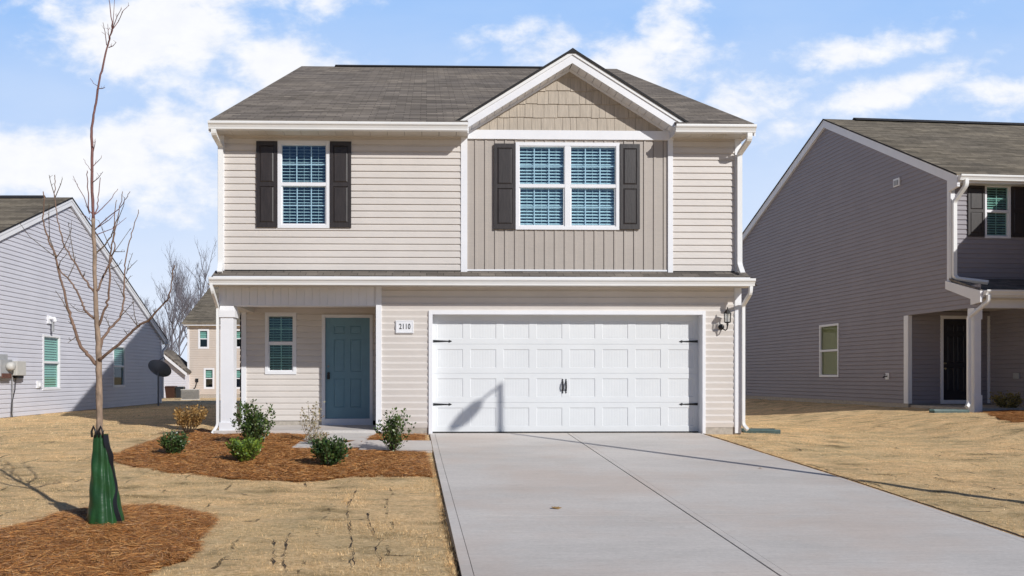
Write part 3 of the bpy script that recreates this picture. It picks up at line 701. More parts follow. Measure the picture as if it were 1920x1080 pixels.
# --- garage door
GD = YW + .17; FG = Fac('front', GD)
gd = None
nc = 8; nr = 4; ztop = zgt + .02; zbot = .012; sh = (Z(1060, 590, YW) + .01 - zbot) / nr
wd = gdr - gdl; pitch_x = .611; pw = .462; ph = .335
for r in range(nr):
    mb = MB(); v0 = zbot + r * sh; v1 = v0 + sh - .004
    hs = []
    for c in range(nc):
        cxx = (gdl + gdr) / 2 + (c - 3.5) * (wd / nc * .992)
        hs.append((cxx - pw / 2, cxx + pw / 2, v0 + sh / 2 - ph / 2, v0 + sh / 2 + ph / 2))
    holed(mb, FG, gdl - .015, gdr + .015, v0, v1, hs, 0)
    mb.face([FG.P(gdl, v1, 0), FG.P(gdr, v1, 0), FG.P(gdr, v1 + .004, -.012), FG.P(gdl, v1 + .004, -.012)])
    mb.face([FG.P(gdl, v0, 0), FG.P(gdr, v0, 0), FG.P(gdr, v0 - .001, -.012), FG.P(gdl, v0 - .001, -.012)])
    for h in hs:
        a, b, c, d = sunk(mb, FG, h, 0, .012, .009)
        k = 9; dw = (b - a) / k
        for q in range(k):
            p0, p1 = a + q * dw, a + (q + 1) * dw
            pts = [(p0, -.009), (p0 + .004, -.0072), (p1 - .004, -.0072), (p1, -.009)]
            for (s0, w0_), (s1, w1_) in zip(pts, pts[1:]): mb.face([FG.P(s0, c, w0_), FG.P(s1, c, w1_), FG.P(s1, d, w1_), FG.P(s0, d, w0_)])
    if gd is None:
        gd = mb.build('garage_door', 'garage_white', MH)
        s2 = MB(); FG.box(s2, gdl, gdr, -.01, .012, -.03, -.002); s2.build('bottom_seal', 'black_metal', gd)
    else: mb.build('door_section', 'garage_white', gd)
for py in (640, 758):
    for sgn in (1, -1):
        e = gdl + .012 if sgn > 0 else gdr - .012; v = Z(1060, py, GD); mb = MB()
        L = .34 * sgn
        pts = [(e, v - .022), (e + L * .80, v - .009), (e + L * .84, v - .024), (e + L * .90, v - .016), (e + L, v), (e + L * .90, v + .016), (e + L * .84, v + .024), (e + L * .80, v + .009), (e, v + .022)]
        mb.prism([FG.P(a, b, .001) for a, b in pts], (0, -.007, 0)); mb.build('strap_hinge', 'black_metal', gd)
for sgn in (-1, 1):
    mb = MB(); cxh = X(1058, GD) + sgn * .030; v = Z(1058, 724, GD)
    pts = [(0, .135), (.014, .115), (.008, .10), (.018, .07), (.010, .045), (.010, -.045), (.018, -.07), (.008, -.10), (.014, -.115), (0, -.135)]
    mb.prism([FG.P(cxh + a, v + b, .001) for a, b in pts] + [FG.P(cxh - a, v + b, .001) for a, b in pts[::-1][1:-1]], (0, -.005, 0))
    mb.tube([FG.P(cxh, v + .07, .006), FG.P(cxh, v + .055, .035), FG.P(cxh, v, .045), FG.P(cxh, v - .055, .035), FG.P(cxh, v - .07, .006)], .011, 8)
    mb.build('pull_handle', 'black_metal', gd)
# --- entry porch
YP = 14.17; FP = Fac('front', YP)
zbm = Z(560, 573, YW); zcl = 2.46; xpl = X(453, YP); zpor = Z(560, 797, YP)
cas = FP.rect(603.5, 590, 699, 797)
wC = window(MH, FP, FP.rect(497.3, 586, 556, 702), cols=2, rows=2, tilt=30, glass='glass_green', pitch=.05, label='porch window with green tinted blinds')
mb = MB(); siding(mb, FP, X(462, YP), px_l + .05, Z(560, 788.5, YP), zcl, EXP, [wC, (cas[0], cas[1], 0, cas[3])]); mb.build('porch_siding', 'siding', MH)
mb = MB(); dr = FP.rect(610, 595.8, 693.5, 785)
ring(mb, FP, cas, (dr[0], dr[1], dr[2], dr[3]), -.03, .032)
mb.nx(); FP.box(mb, xpl, X(462, YP), zpor, zcl, -.05, .03)
mb.build('door_casing', 'white', MH, bevel=.003)
dd = panel_door(MH, FP, dr[0] + .001, dr[1] - .001, dr[2], dr[3], -.012, 'door_teal', 'entry_door', 'teal six panel front door')
mb = MB(); kx, kz = FP.hit(616, 700); mb.lathe((0, 0, 0), [(.026, 0), (.026, .01), (.012, .015), (.012, .03), (.022, .04), (.022, .055), (.010, .06)], 14)
rot = Matrix.Rotation(R(90), 4, 'X')
mb.v = [tuple(Vector((kx, YP, kz + .12 - .12)) + (rot @ Vector(p)) + Vector((0, .012, .0))) for p in mb.v]
mb.v = [(x, y, z) for x, y, z in mb.v]
FP.box(mb, kx - .024, kx + .024, kz - .115, kz - .02, -.008, .03); mb.build('lockset', 'black_metal', dd, bevel=.004)
mb = MB(); kx2, kz2 = FP.hit(615.5, 687); 
mb.lathe((0, 0, 0), [(.022, 0), (.022, .018), (.014, .022)], 14)
mb.v = [tuple(Vector((kx2, YP + .012, kz2)) + (rot @ Vector(p))) for p in mb.v]; mb.build('deadbolt', 'lamp_metal', dd)
mb = MB()                                                # front beam, beaded panelling, side beam, ceiling, wing wall inner face
FSW = Fac('front', YW, swap=True)
siding(mb, FSW, zbm + .012, zs_lo + .02, XL + .01, px_l, .137, (), [(0, 0), (.9, 0), (.93, -.008), (.97, -.008), (1, 0)])
F0.box(mb, XL + .01, px_l, zbm, zbm + .012, -.25, .004)
F0.box(mb, XL + .01, px_l, zbm + .013, zcl, -.25, -.02)
mb.build('porch_beam', 'white', MH)
mb = MB(); mb.box((XL + .01, YW + .251, zbm), (XL + .30, YP + .1, zcl + .3)); mb.build('side_beam', 'soffit', MH)
mb = MB(); soffit(mb, XL + .3, px_l + .05, YP + .02, YW + .26, zcl, .3); mb.build('porch_ceiling', 'soffit', MH)
mb = MB(); FWI = Fac('left', px_l); siding(mb, FWI, YW + .10, YP, zpor, zcl, EXP); mb.build('wing_wall', 'siding', MH)
cxa, cxb = X(413.2, YW), X(437.4, YW); ym = YW + (cxb - cxa)
mb = MB(); zc0, zc1 = Z(425, 595, YW), zbm
mb.box((cxa, YW, .0), (cxb, ym, zc1 - .01)); mb.box((cxa - .02, YW - .02, -.03), (cxb + .02, ym + .02, Z(425, 776 + 16, YW)))
a, b = .022, .030
r0 = [(cxa - a, YW - a, zc0), (cxb + b, YW - a, zc0), (cxb + b, ym + a, zc0), (cxa - a, ym + a, zc0)]
zm = Z(425, 583, YW)
mb.hexa(r0 + [(p[0], p[1], zm) for p in r0])
mb.hexa([(p[0], p[1], zm) for p in r0] + [(cxa - .001, YW - .001, zbm - .001), (cxb + .001, YW - .001, zbm - .001), (cxb + .001, ym + .001, zbm - .001), (cxa - .001, ym + .001, zbm - .001)])
mb.build('column', 'white', MH, bevel=.003)
mb = MB(); mb.box((XL - .06, YW - .07, -.25), (px_l + .0, YP + .02, zpor)); mb.build('porch_slab', 'concrete', MH, bevel=.008)
mb = MB(); FP.box(mb, X(462, YP), cas[0], zpor, Z(560, 789, YP), -.05, .002); mb.build('porch_foundation', 'foundation', MH)
# --- house body: side and back walls
mb = MB(); FLs = Fac('left', XL + .02); FRs = Fac('right', XR - .02); FBk = Fac('back', YBK)
yA = YW + .1
def gl0(v): return yA if v < roofz(yA) - .25 else YR - (ZRDG - .25 - v) / slope
def gl1(v): return 2 * YR - gl0(v)
top_ = ZRDG - .3
siding(mb, FLs, lambda v: gl0(v), gl1, zbm, top_, EXP * 1, (), extra=(roofz(yA) - .25,))
mb.nx(); siding(mb, FLs, YP + .1, YBK, -.1, zbm, EXP)
mb.nx(); siding(mb, FRs, lambda v: gl0(v), gl1, .0, top_, EXP, (), extra=(roofz(yA) - .25,))
mb.nx(); siding(mb, FBk, XL, XR, -.3, 5.3, EXP)
mb.build('side_siding', 'siding', MH)
mb = MB()
mb.box((XL + .2, YW + .62, -.2), (px_l + .06, YP + .9, -.05)); mb.nx(); mb.box((XL + .1, YP + 1.0, -.2), (XR - .1, YBK - .1, 2.3)); mb.nx(); mb.box((XL + .1, YW + .9, 2.75), (XR - .1, YBK - .1, 5.2))
mb.build('house_core', 'interior', MH)
# --- downspouts of the main house
def T_(px, py, y): p = at(px, py, y); return (p.x, p.y, p.z)
xdl = X(415, YW - .03)
downspout(MH, [T_(401, 238, EAV - .05), T_(401, 251, EAV - .05), (xdl, YW - .065, Z(415, 276, YW)), (xdl, YW - .065, Z(415, 494, YW)), T_(412, 511, YW - .16)])
xdr = X(1386, YW - .06)
downspout(MH, [T_(1405, 245, EAV - .05), T_(1405, 262, EAV - .05), (xdr, YW - .065, Z(1386, 291, YW)), (xdr, YW - .065, Z(1386, 497, YW)), T_(1392, 513, YW - .18)])
downspout(MH, [T_(1408, 534, EAV - .05), T_(1407, 550, EAV - .05), (X(1391, YW), YW - .05, Z(1391, 573, YW)), (X(1391, YW), YW - .05, Z(1391, 796, YW)), T_(1402, 806, YW - .12)], (.030, .026))
downspout(MH, [T_(396, 531, EAV - .05), T_(399, 547, EAV - .05), (X(409, YW) - .01, YW + .02, Z(409, 575, YW)), (X(409, YW) - .01, YW + .02, Z(409, 798, YW)), (X(399, YW), YW - .03, .0)], (.04, .022))

# wall lantern and house number plaque
WL = thing('wall_lantern', 'black coach lantern with glass panes mounted on beige siding right of the garage door', 'lamp', (X(1357, YW), YW - .16, Z(1357, 600, YW)))
mb = MB(); mb.lathe((0, 0, 0), [(.072, .100), (.064, .112), (.030, .165), (.012, .175), (.010, .19), (.014, .20), (.004, .215)], 6)
mb.lathe((0, 0, 0), [(.050, -.062), (.058, -.055), (.058, -.046)], 6); mb.lathe((0, 0, 0), [(.012, -.115), (.02, -.09), (.014, -.075), (.04, -.062)], 10)
for k in range(6): a = 2 * math.pi * k / 6; mb.tube([(.054 * math.cos(a), .054 * math.sin(a), -.05), (.062 * math.cos(a), .062 * math.sin(a), .104)], .005, 5)
mb.build('lantern_cage', 'black_metal', WL)
mb = MB(); mb.lathe((0, 0, 0), [(.051, -.045), (.059, .100)], 6); mb.build('lantern_glass', 'lamp_glass', WL)
mb = MB(); mb.lathe((0, 0, 0), [(.012, -.045), (.012, .03)], 8); mb.build('bulb_holder', 'white', WL)
mb = MB(); mb.tube([(0, 0, -.11), (.0, .02, -.17), (-.01, .07, -.19), (-.03, .12, -.16), (-.045, .145, -.13)], .011, 8); mb.build('scroll_arm', 'black_metal', WL)
mb = MB(); mb.lathe((0, 0, 0), [(.052, 0), (.052, .012), (.035, .022), (.012, .03)], 20); mb.v = [tuple(Vector((-.05, .152, -.125)) + (rot @ Vector(p))) for p in mb.v]; mb.build('back_plate', 'black_metal', WL)
PQ = thing('number_plaque', 'white house number plaque reading 2110 on beige siding between porch and garage', 'sign', (X(758.7, YW), YW - .02, Z(758, 613, YW)))
u0, u1, v0, v1 = F0.rect(742, 601, 775.5, 625); hw, hh = (u1 - u0) / 2, (v1 - v0) / 2
FQ = Fac('front', 0)
mb = MB(); FQ.box(mb, -hw, hw, -hh, hh, -.004, .012); ring(mb, FQ, (-hw + .012, hw - .012, -hh + .014, hh - .014), (-hw + .02, hw - .02, -hh + .022, hh - .022), .0121, .017)
mb.build('plate', 'white', PQ, bevel=.004)
def text(s, size, loc, mat, parent, name):
    c = bpy.data.curves.new(name, 'FONT'); c.body = s; c.size = size; c.extrude = .002; c.offset = .0015; c.align_x = 'CENTER'; c.align_y = 'CENTER'; c.space_character = 1.1
    o = bpy.data.objects.new(name, c); S.collection.objects.link(o)
    dg = bpy.context.evaluated_depsgraph_get(); me = bpy.data.meshes.new_from_object(o.evaluated_get(dg)); bpy.data.objects.remove(o)
    o = bpy.data.objects.new(name, me); S.collection.objects.link(o); me.materials.clear(); me.materials.append(MATS[mat])
    o.parent = parent; o.location = loc; o.rotation_euler = (R(90), 0, 0); o.scale = (.82, 1.15, 1); return o
text('2110', .115, (.004, -.0145, .002), 'black_metal', PQ, 'digits')

# ================================================================== GROUND
def axis(a, b, st, lo, hi):
    core = list(np.arange(a, b + 1e-6, st)); k = st; v = a; L = []
    while v > lo: k *= 1.35; v -= k; L.append(max(v, lo))
    v = b; k = st; H = []
    while v < hi: k *= 1.35; v += k; H.append(min(v, hi))
    return np.array(L[::-1] + core + H)
gx = axis(-14, 15, .085, -900, 900); gy = axis(2.5, 30, .085, -300, 1500)
GX, GYY = np.meshgrid(gx, gy)
def vnoise(x, y, s, seed):
    r = np.random.default_rng(seed); tab = r.random((256, 256)); xs, ys = x / s, y / s
    xi, yi = np.floor(xs).astype(int), np.floor(ys).astype(int); fx, fy = xs - xi, ys - yi
    fx = fx * fx * (3 - 2 * fx); fy = fy * fy * (3 - 2 * fy); q = lambda i, j: tab[i % 256, j % 256]
    return (q(xi, yi) * (1 - fx) + q(xi + 1, yi) * fx) * (1 - fy) + (q(xi, yi + 1) * (1 - fx) + q(xi + 1, yi + 1) * fx) * fy - .5
def lump(x, y): return .030 * vnoise(x, y * 1.3, 1.1, 1) + .024 * vnoise(x, y, .37, 2) + .018 * vnoise(x, y * 1.2, .20, 3)
inb = ((GX > -.9) & (GX < 5.2) & (GYY < 13.2)) | ((GX > -3.9) & (GX < 5.7) & (GYY > 12.5) & (GYY < 31)) | ((GX > -5.4) & (GX < .2) & (GYY > 10) & (GYY < 13))
ind = (GX > .25) & (GX < 4.85) & (GYY < 12.9)
GZ = g(GX, GYY) + np.where(inb | (abs(GX) > 16) | (GYY > 45), 0, lump(GX, GYY)) - np.where(ind, .05, 0)
nx, ny = len(gx), len(gy)
V = np.stack([GX, GYY, GZ], -1).reshape(-1, 3)
idx = np.arange(nx * ny).reshape(ny, nx); Fq = np.stack([idx[:-1, :-1], idx[:-1, 1:], idx[1:, 1:], idx[1:, :-1]], -1).reshape(-1, 4)
me = bpy.data.meshes.new('lawn'); me.from_pydata(V.tolist(), [], Fq.tolist()); me.materials.append(MATS['lawn'])
me.polygons.foreach_set('use_smooth', [True] * len(me.polygons))
lawn = bpy.data.objects.new('lawn', me); S.collection.objects.link(lawn); struct(lawn)

# driveway: two lanes of slabs with joints, tooled margins
def dl(y): return np.interp(y, [-8, 5.09, 10.06, 12.8], [.50, .25, .12, .06])
def dr_(y): return np.interp(y, [-8, 6, 8.5, 12.8], [5.02, 5.02, 5.02, 4.86])
def dz(y): return -.052 * (YW - y) * (1 if y > -5 else 1) - .006
rows = [-5, -1.2, 2.9, 6.84, YW - .005]
mb = MB(); jn = MB()
def strip(mb, xa, xb, ya, yb, h=.0, t=.12):
    n = 6; ys = np.linspace(ya, yb, n + 1)
    for a, b in zip(ys, ys[1:]):
        mb.face([(xa(a), a, dz(a) + h), (xb(a), a, dz(a) + h), (xb(b), b, dz(b) + h), (xa(b), b, dz(b) + h)])
    for f in (xa, xb):
        for a, b in zip(ys, ys[1:]): mb.face([(f(a), a, dz(a) + h), (f(b), b, dz(b) + h), (f(b), b, dz(b) - t), (f(a), a, dz(a) - t)])
    for y in (ya, yb): mb.face([(xa(y), y, dz(y) + h), (xb(y), y, dz(y) + h), (xb(y), y, dz(y) - t), (xa(y), y, dz(y) - t)])
for a, b in zip(rows, rows[1:]):
    e = .004
    strip(mb, lambda y: dl(y), lambda y: dl(y) + .085, a + e, b - e); strip(mb, lambda y: dl(y) + .090, lambda y: 2.492, a + e, b - e)
    strip(mb, lambda y: 2.510, lambda y: 2.578, a + e, b - e); strip(mb, lambda y: 2.581, lambda y: dr_(y) - .085, a + e, b - e); strip(mb, lambda y: dr_(y) - .081, lambda y: dr_(y), a + e, b - e)
strip(jn, lambda y: dl(y) + .002, lambda y: dr_(y) - .002, -4.99, YW - .01, -.012)
dwy = mb.build('driveway', 'concrete'); struct(dwy)
j = jn.build('driveway_joints', 'joint', dwy)
# front walk from the porch to the driveway
mb = MB()
def quadbox(mb, pts, h, t=.1):
    top_ = [(x, y, float(g(x, y)) + h) for x, y in pts]; mb.prism(top_, (0, 0, -t))
quadbox(mb, [(-2.02, 11.95), (-.98, 11.95), (-.90, YW - .075), (-2.02, YW - .075)], .040)
quadbox(mb, [(-2.06, 11.02), (-1.02, 11.02), (-.98, 11.945), (-2.02, 11.945)], .040)
quadbox(mb, [(-1.012, 10.86), (.085, 10.78), (.065, 11.80), (-.972, 11.88)], .038)
struct(mb.build('walkway', 'concrete', bevel=.006))
mb = MB(); mb.prism([(-60, -13, -.052 * 17.8 - .02), (60, -13, -.052 * 17.8 - .02), (60, -5.2, -.052 * 17.8 - .0), (-60, -5.2, -.052 * 17.8 - .0)], (0, 0, -.05))
struct(mb.build('road', 'asphalt'))

# pine straw beds
def inside(poly, x, y):
    c = np.zeros(x.shape, bool); n = len(poly)
    for i in range(n):
        x0, y0_ = poly[i]; x1, y1 = poly[(i + 1) % n]
        t = ((y0_ > y) != (y1 > y)) & (x < (x1 - x0) * (y - y0_) / (y1 - y0_ + 1e-12) + x0); c ^= t
    return c
def smooth_poly(pts, sub=8, jit=.02):
    P = [np.array(p) for p in pts]; n = len(P); out = []
    for i in range(n):
        a, b, c, d = P[i - 1], P[i], P[(i + 1) % n], P[(i + 2) % n]
        for k in range(sub):
            t = k / sub; q = .5 * ((2 * b) + (-a + c) * t + (2 * a - 5 * b + 4 * c - d) * t * t + (-a + 3 * b - 3 * c + d) * t ** 3)
            out.append(tuple(q + rng.normal(0, jit, 2)))
    return out
def bed(name, label, poly, ctr, h, crown, nneed, nlen, avoid=(), pw=.003, rings=14):
    poly = [p for p in poly]; n = len(poly); mb = MB(); V = []
    def bz(x, y, f): return float(g(x, y)) + h * (1 - f ** 6) + crown * (1 - f * f) + float(lump(np.array(x), np.array(y))) * .3 - .008 * (f > .99) + (.5 + float(vnoise(np.array(x), np.array(y), .09, 5))) * .012
    for k in range(rings + 1):
        f = k / rings
        for (x, y) in poly:
            X_, Y_ = ctr[0] + (x - ctr[0]) * f, ctr[1] + (y - ctr[1]) * f; V.append((X_, Y_, bz(X_, Y_, f)))
    Fc = [(k * n + i, k * n + (i + 1) % n, (k + 1) * n + (i + 1) % n, (k + 1) * n + i) for k in range(rings) for i in range(n)]
    mb.mesh(V, Fc); o = mb.build(name, 'pine_straw', smooth=True); stuff(o, label, 'mulch bed')
    # loose needles
    P = np.array(poly); C = np.array(ctr)
    xs = rng.uniform(P[:, 0].min(), P[:, 0].max(), nneed * 2); ys = rng.uniform(P[:, 1].min(), P[:, 1].max(), nneed * 2)
    m = inside(poly, xs, ys)
    for (a0, a1, b0, b1) in avoid: m &= ~((xs > a0) & (xs < a1) & (ys > b0) & (ys < b1))
    xs, ys = xs[m], ys[m]; N = len(xs)
    st_ = np.where(rng.uniform(0, 1, N) < .03, .16, .012); xs = xs + rng.normal(0, 1, N) * st_; ys = ys + rng.normal(0, 1, N) * st_
    if 'beige' in label: xs = np.minimum(xs, dl(ys) - .05)
    ang = np.arctan2(ys - C[1], xs - C[0]); angp = np.arctan2(P[:, 1] - C[1], P[:, 0] - C[0]); rp = np.hypot(P[:, 0] - C[0], P[:, 1] - C[1]); od = np.argsort(angp)
    f = np.clip(np.hypot(xs - C[0], ys - C[1]) / np.interp(ang, angp[od], rp[od], period=2 * np.pi), 0, 1.03)
    zs0 = np.where(f > 1, .012, 0); f = np.minimum(f, 1)
    zs = zs0 + g(xs, ys) + h * (1 - f ** 6) + crown * (1 - f * f) + .3 * lump(xs, ys) + (.5 + vnoise(xs, ys, .09, 5)) * .012 + rng.uniform(-.004, .016, N)
    L = rng.uniform(.5, 1.0, N) * nlen
    # bundles point roughly the same way in clumps
    th_ = vnoise(xs, ys, .22, 9) * 9 + rng.normal(0, .55, N); d = np.stack([np.cos(th_), np.sin(th_) * .9, rng.normal(0, .13, N)], 1) * L[:, None] / 2
    wv = np.stack([-np.sin(th_), np.cos(th_), rng.normal(0, .4, N)], 1) * (pw * rng.uniform(.6, 1.2, N))[:, None] / 2
    c = np.stack([xs, ys, zs], 1); bend = np.stack([rng.normal(0, .008, N), rng.normal(0, .008, N), rng.uniform(0, .010, N)], 1)
    A = c - d; B = c + d; M_ = c + bend
    q1 = np.stack([A - wv, A + wv, M_ + wv, M_ - wv], 1); q2 = np.stack([M_ - wv, M_ + wv, B + wv * .6, B - wv * .6], 1)
    ns = soup('loose_needles', np.concatenate([q1, q2]), 'needles', o); ns['kind'] = 'stuff'
    return o
def gp(*pts): return [tuple(G(*p)[:2]) for p in pts]
tb = smooth_poly(gp((30, 990), (110, 966), (200, 953), (290, 950), (350, 958), (398, 972), (392, 992), (372, 1015), (362, 1045), (300, 1062), (262, 1085)) + [(-2.4, 4.2), (-3.4, 4.0), (-4.3, 4.6), (-4.7, 5.3)], 8, .018)
TREE = G(196, 991)
bed('pine_straw_bed', 'round bed of orange brown pine straw around the young tree trunk', tb, (TREE.x - .1, TREE.y - .35), .022, .035, 52000, .17)
fb = smooth_poly(gp((222, 853), (236, 872), (300, 884), (380, 893), (480, 900), (580, 902), (640, 897), (700, 894), (760, 894), (824, 892)), 7, .018)[:-7]
fb = fb + [(float(dl(yv)) - .10, yv) for yv in (10.0, 10.8, 11.6, 12.3, 12.78)] + [(-1, 12.79), (-2.2, 12.79), (-3.6, 12.76)] + gp((404, 812), (380, 806), (340, 812), (300, 822), (262, 834), (238, 843))
fb = [(min(x, float(dl(y)) - .07) if y > 8 else x, y) for x, y in fb]
bed('pine_straw_bed', 'long bed of pine straw with shrubs in front of the beige house', fb, (-1.9, 11.2), .018, .012, 60000, .15, [(-2.05, -.97, 10.98, 12.8), (-1.05, .1, 10.76, 11.9)], .004, 22)
rb = smooth_poly(gp((1835, 769), (1860, 780), (1890, 789), (1930, 792)) + [(14.6, 14.6), (16.5, 15.0), (16.5, 16.2), (14, 16.1), (12.7, 16.2)], 6, .02)
bed('pine_straw_bed', 'small bed of pine straw in front of the grey porch on the right', rb, (14.2, 15.5), .02, .03, 9000, .2)

# gaps between the sod rolls where bare soil shows
SEAMS = [gp(*q) for q in ([(515, 1016), (514, 1035), (512, 1058), (520, 1076)], [(668, 916), (665, 930), (656, 950), (652, 965), (657, 985), (658, 1010), (662, 1040), (663, 1060), (659, 1079)],
    [(722, 930), (721, 960)], [(692, 962), (690, 980), (700, 1000), (709, 1016), (705, 1030), (713, 1046), (716, 1062)], [(571, 901), (574, 914)], [(1488, 841), (1507, 848)], [(1536, 812), (1570, 818)],
    [(1664, 837), (1694, 843)], [(1715, 827), (1731, 829)], [(1568, 859), (1582, 862)], [(1495, 793), (1513, 797)], [(1754, 851), (1767, 855)], [(1821, 781), (1854, 785)], [(1750, 897), (1800, 905), (1850, 917), (1920, 934)],
    [(1580, 880), (1615, 886)], [(820, 1000), (800, 1006), (770, 1008)], [(540, 1078), (530, 1050), (545, 1000)], [(95, 880), (60, 884)], [(420, 925), (480, 929)], [(300, 922), (330, 926)], [(1640, 800), (1690, 806)], [(1850, 850), (1920, 858)], [(1400, 822), (1420, 828)])]
sm = MB(); SP = []
for q in SEAMS:
    pts = []
    for a, b in zip(q, q[1:]):
        n = max(2, int(math.hypot(b[0] - a[0], b[1] - a[1]) / .04))
        pts += [(a[0] + (b[0] - a[0]) * i / n + random.gauss(0, .009), a[1] + (b[1] - a[1]) * i / n + random.gauss(0, .009)) for i in range(n)]
    wds = [max(.001, (.0030 + .005 * math.sin(i * .31 + len(pts)) * math.sin(i * .83)) * random.uniform(.3, 1.6)) * (1.0 if pts[i][0] < 2 else 1.8) for i in range(len(pts))]
    for i in range(len(pts) - 1):
        (ax, ay), (bx, by) = pts[i], pts[i + 1]; d = Vector((bx - ax, by - ay, 0)).normalized(); nv = Vector((-d.y, d.x, 0))
        A = Vector((ax, ay, float(g(ax, ay) + lump(ax, ay)) + .012)); B_ = Vector((bx, by, float(g(bx, by) + lump(bx, by)) + .012))
        sm.face([A - nv * wds[i], A + nv * wds[i], B_ + nv * wds[i + 1], B_ - nv * wds[i + 1]]); SP.append((ax, ay, wds[i]))
SP_n = len(SP)
for fx, sd, y0_, y1 in ((dl, -1, 3.5, 10.0), (dr_, 1, 4.0, 12.7)):       # soil showing along the concrete
    ys = np.arange(y0_, y1, .05); ws_ = [max(.002, .009 + .010 * math.sin(y * 1.7) * math.sin(y * .6 + 1) + random.gauss(0, .004)) for y in ys]
    for y, yb_, wa, wb in zip(ys, ys[1:], ws_, ws_[1:]):
        xa, xb = float(fx(y)), float(fx(yb_)); za_, zb_ = dz(y) + .004, dz(yb_) + .004
        sm.face([(xa + sd * .001, y, za_), (xa + sd * (wa * 1.5), y, za_ + .008), (xb + sd * (wb * 1.5), yb_, zb_ + .008), (xb + sd * .001, yb_, zb_)])
sm.build('soil_gaps', 'soil', lawn); SP = np.array(SP)
def clear_seams(xs, ys):
    k = np.ones(len(xs), bool)
    for ax, ay, w in SP: k &= (xs - ax) ** 2 + (ys - ay) ** 2 > (w + .003) ** 2
    return k
# dormant grass blades
def blades(n, x0, x1, y0_, y1, L, keep, wd, lean=.75, bias=1.0):
    xs = rng.uniform(x0, x1, n); ys = y0_ + (y1 - y0_) * rng.uniform(0, 1, n) ** bias; m = keep(xs, ys); xs, ys = xs[m], ys[m]; N = len(xs)
    zs = g(xs, ys) + lump(xs, ys); th_ = rng.uniform(0, 2 * np.pi, N); ln = L * rng.uniform(.5, 1.1, N); ti = rng.normal(lean, .3, N)
    up = np.stack([np.cos(th_) * np.sin(ti), np.sin(th_) * np.sin(ti), np.abs(np.cos(ti)) + .05], 1) * ln[:, None]
    wv = np.stack([-np.sin(th_), np.cos(th_), 0 * th_], 1) * (wd * rng.uniform(.6, 1.3, N))[:, None]
    b = np.stack([xs, ys, zs - .004], 1)
    return np.stack([b - wv, b + wv, b + up], 1)
def free(xs, ys):
    k = ~inside(tb, xs, ys) & ~inside(fb, xs, ys) & ~inside(rb, xs, ys)
    k &= ~((xs > dl(ys) - .01) & (xs < dr_(ys) + .01) & (ys < 12.9)) & ~((xs > -3.85) & (xs < 5.72) & (ys > 12.72))
    k[k] &= clear_seams(xs[k], ys[k])
    r = (xs * math.cos(YAW) - ys * math.sin(YAW)) / (xs * math.sin(YAW) + ys * math.cos(YAW))
    return k & (r > -.66) & (r < .86)
def patchy(xs, ys):
    return free(xs, ys) & (vnoise(xs, ys * 1.6, .30, 21) + .6 * vnoise(xs, ys, .08, 22) + rng.normal(0, .22, len(xs)) > -.05)
T1 = blades(380000, -7, 1.0, 4.0, 13.0, .026, patchy, .0017, bias=1.15)
T2 = blades(190000, 4.9, 14.0, 5.5, 17.5, .030, patchy, .0024, bias=1.0)
T3 = blades(60000, -14, -3, 12, 26, .035, free, .004)
# shaggier fringe where the sod meets the concrete and the straw
e1 = blades(14000, -.20, .02, 0, 1, .045, lambda x, y: x > -9, .0018, .55)
def fringe(n, fx, y0_, y1, side, L):
    ys = rng.uniform(y0_, y1, n); xs = fx(ys) + side * np.abs(rng.normal(0, .025, n)); N = n
    zs = g(xs, ys) - .01 + .004; th_ = rng.uniform(0, 2 * np.pi, N); ti = rng.normal(.6, .35, N); ln = L * rng.uniform(.4, 1.1, N)
    up = np.stack([np.cos(th_) * np.sin(ti), np.sin(th_) * np.sin(ti), np.abs(np.cos(ti))], 1) * ln[:, None]
    wv = np.stack([-np.sin(th_), np.cos(th_), 0 * th_], 1) * .0018; b = np.stack([xs, ys, zs], 1)
    return np.stack([b - wv, b + wv, b + up], 1)
T4 = fringe(5000, lambda y: dl(y) - .03, 4.2, 10.0, -1, .05); T5 = fringe(10000, lambda y: dr_(y) + .035, 5.0, 12.7, 1, .055)
gb = soup('grass', np.concatenate([T1, T2, T3, T4, T5]), 'grass_blades'); stuff(gb, 'short dormant tan grass covering the lawns', 'grass')

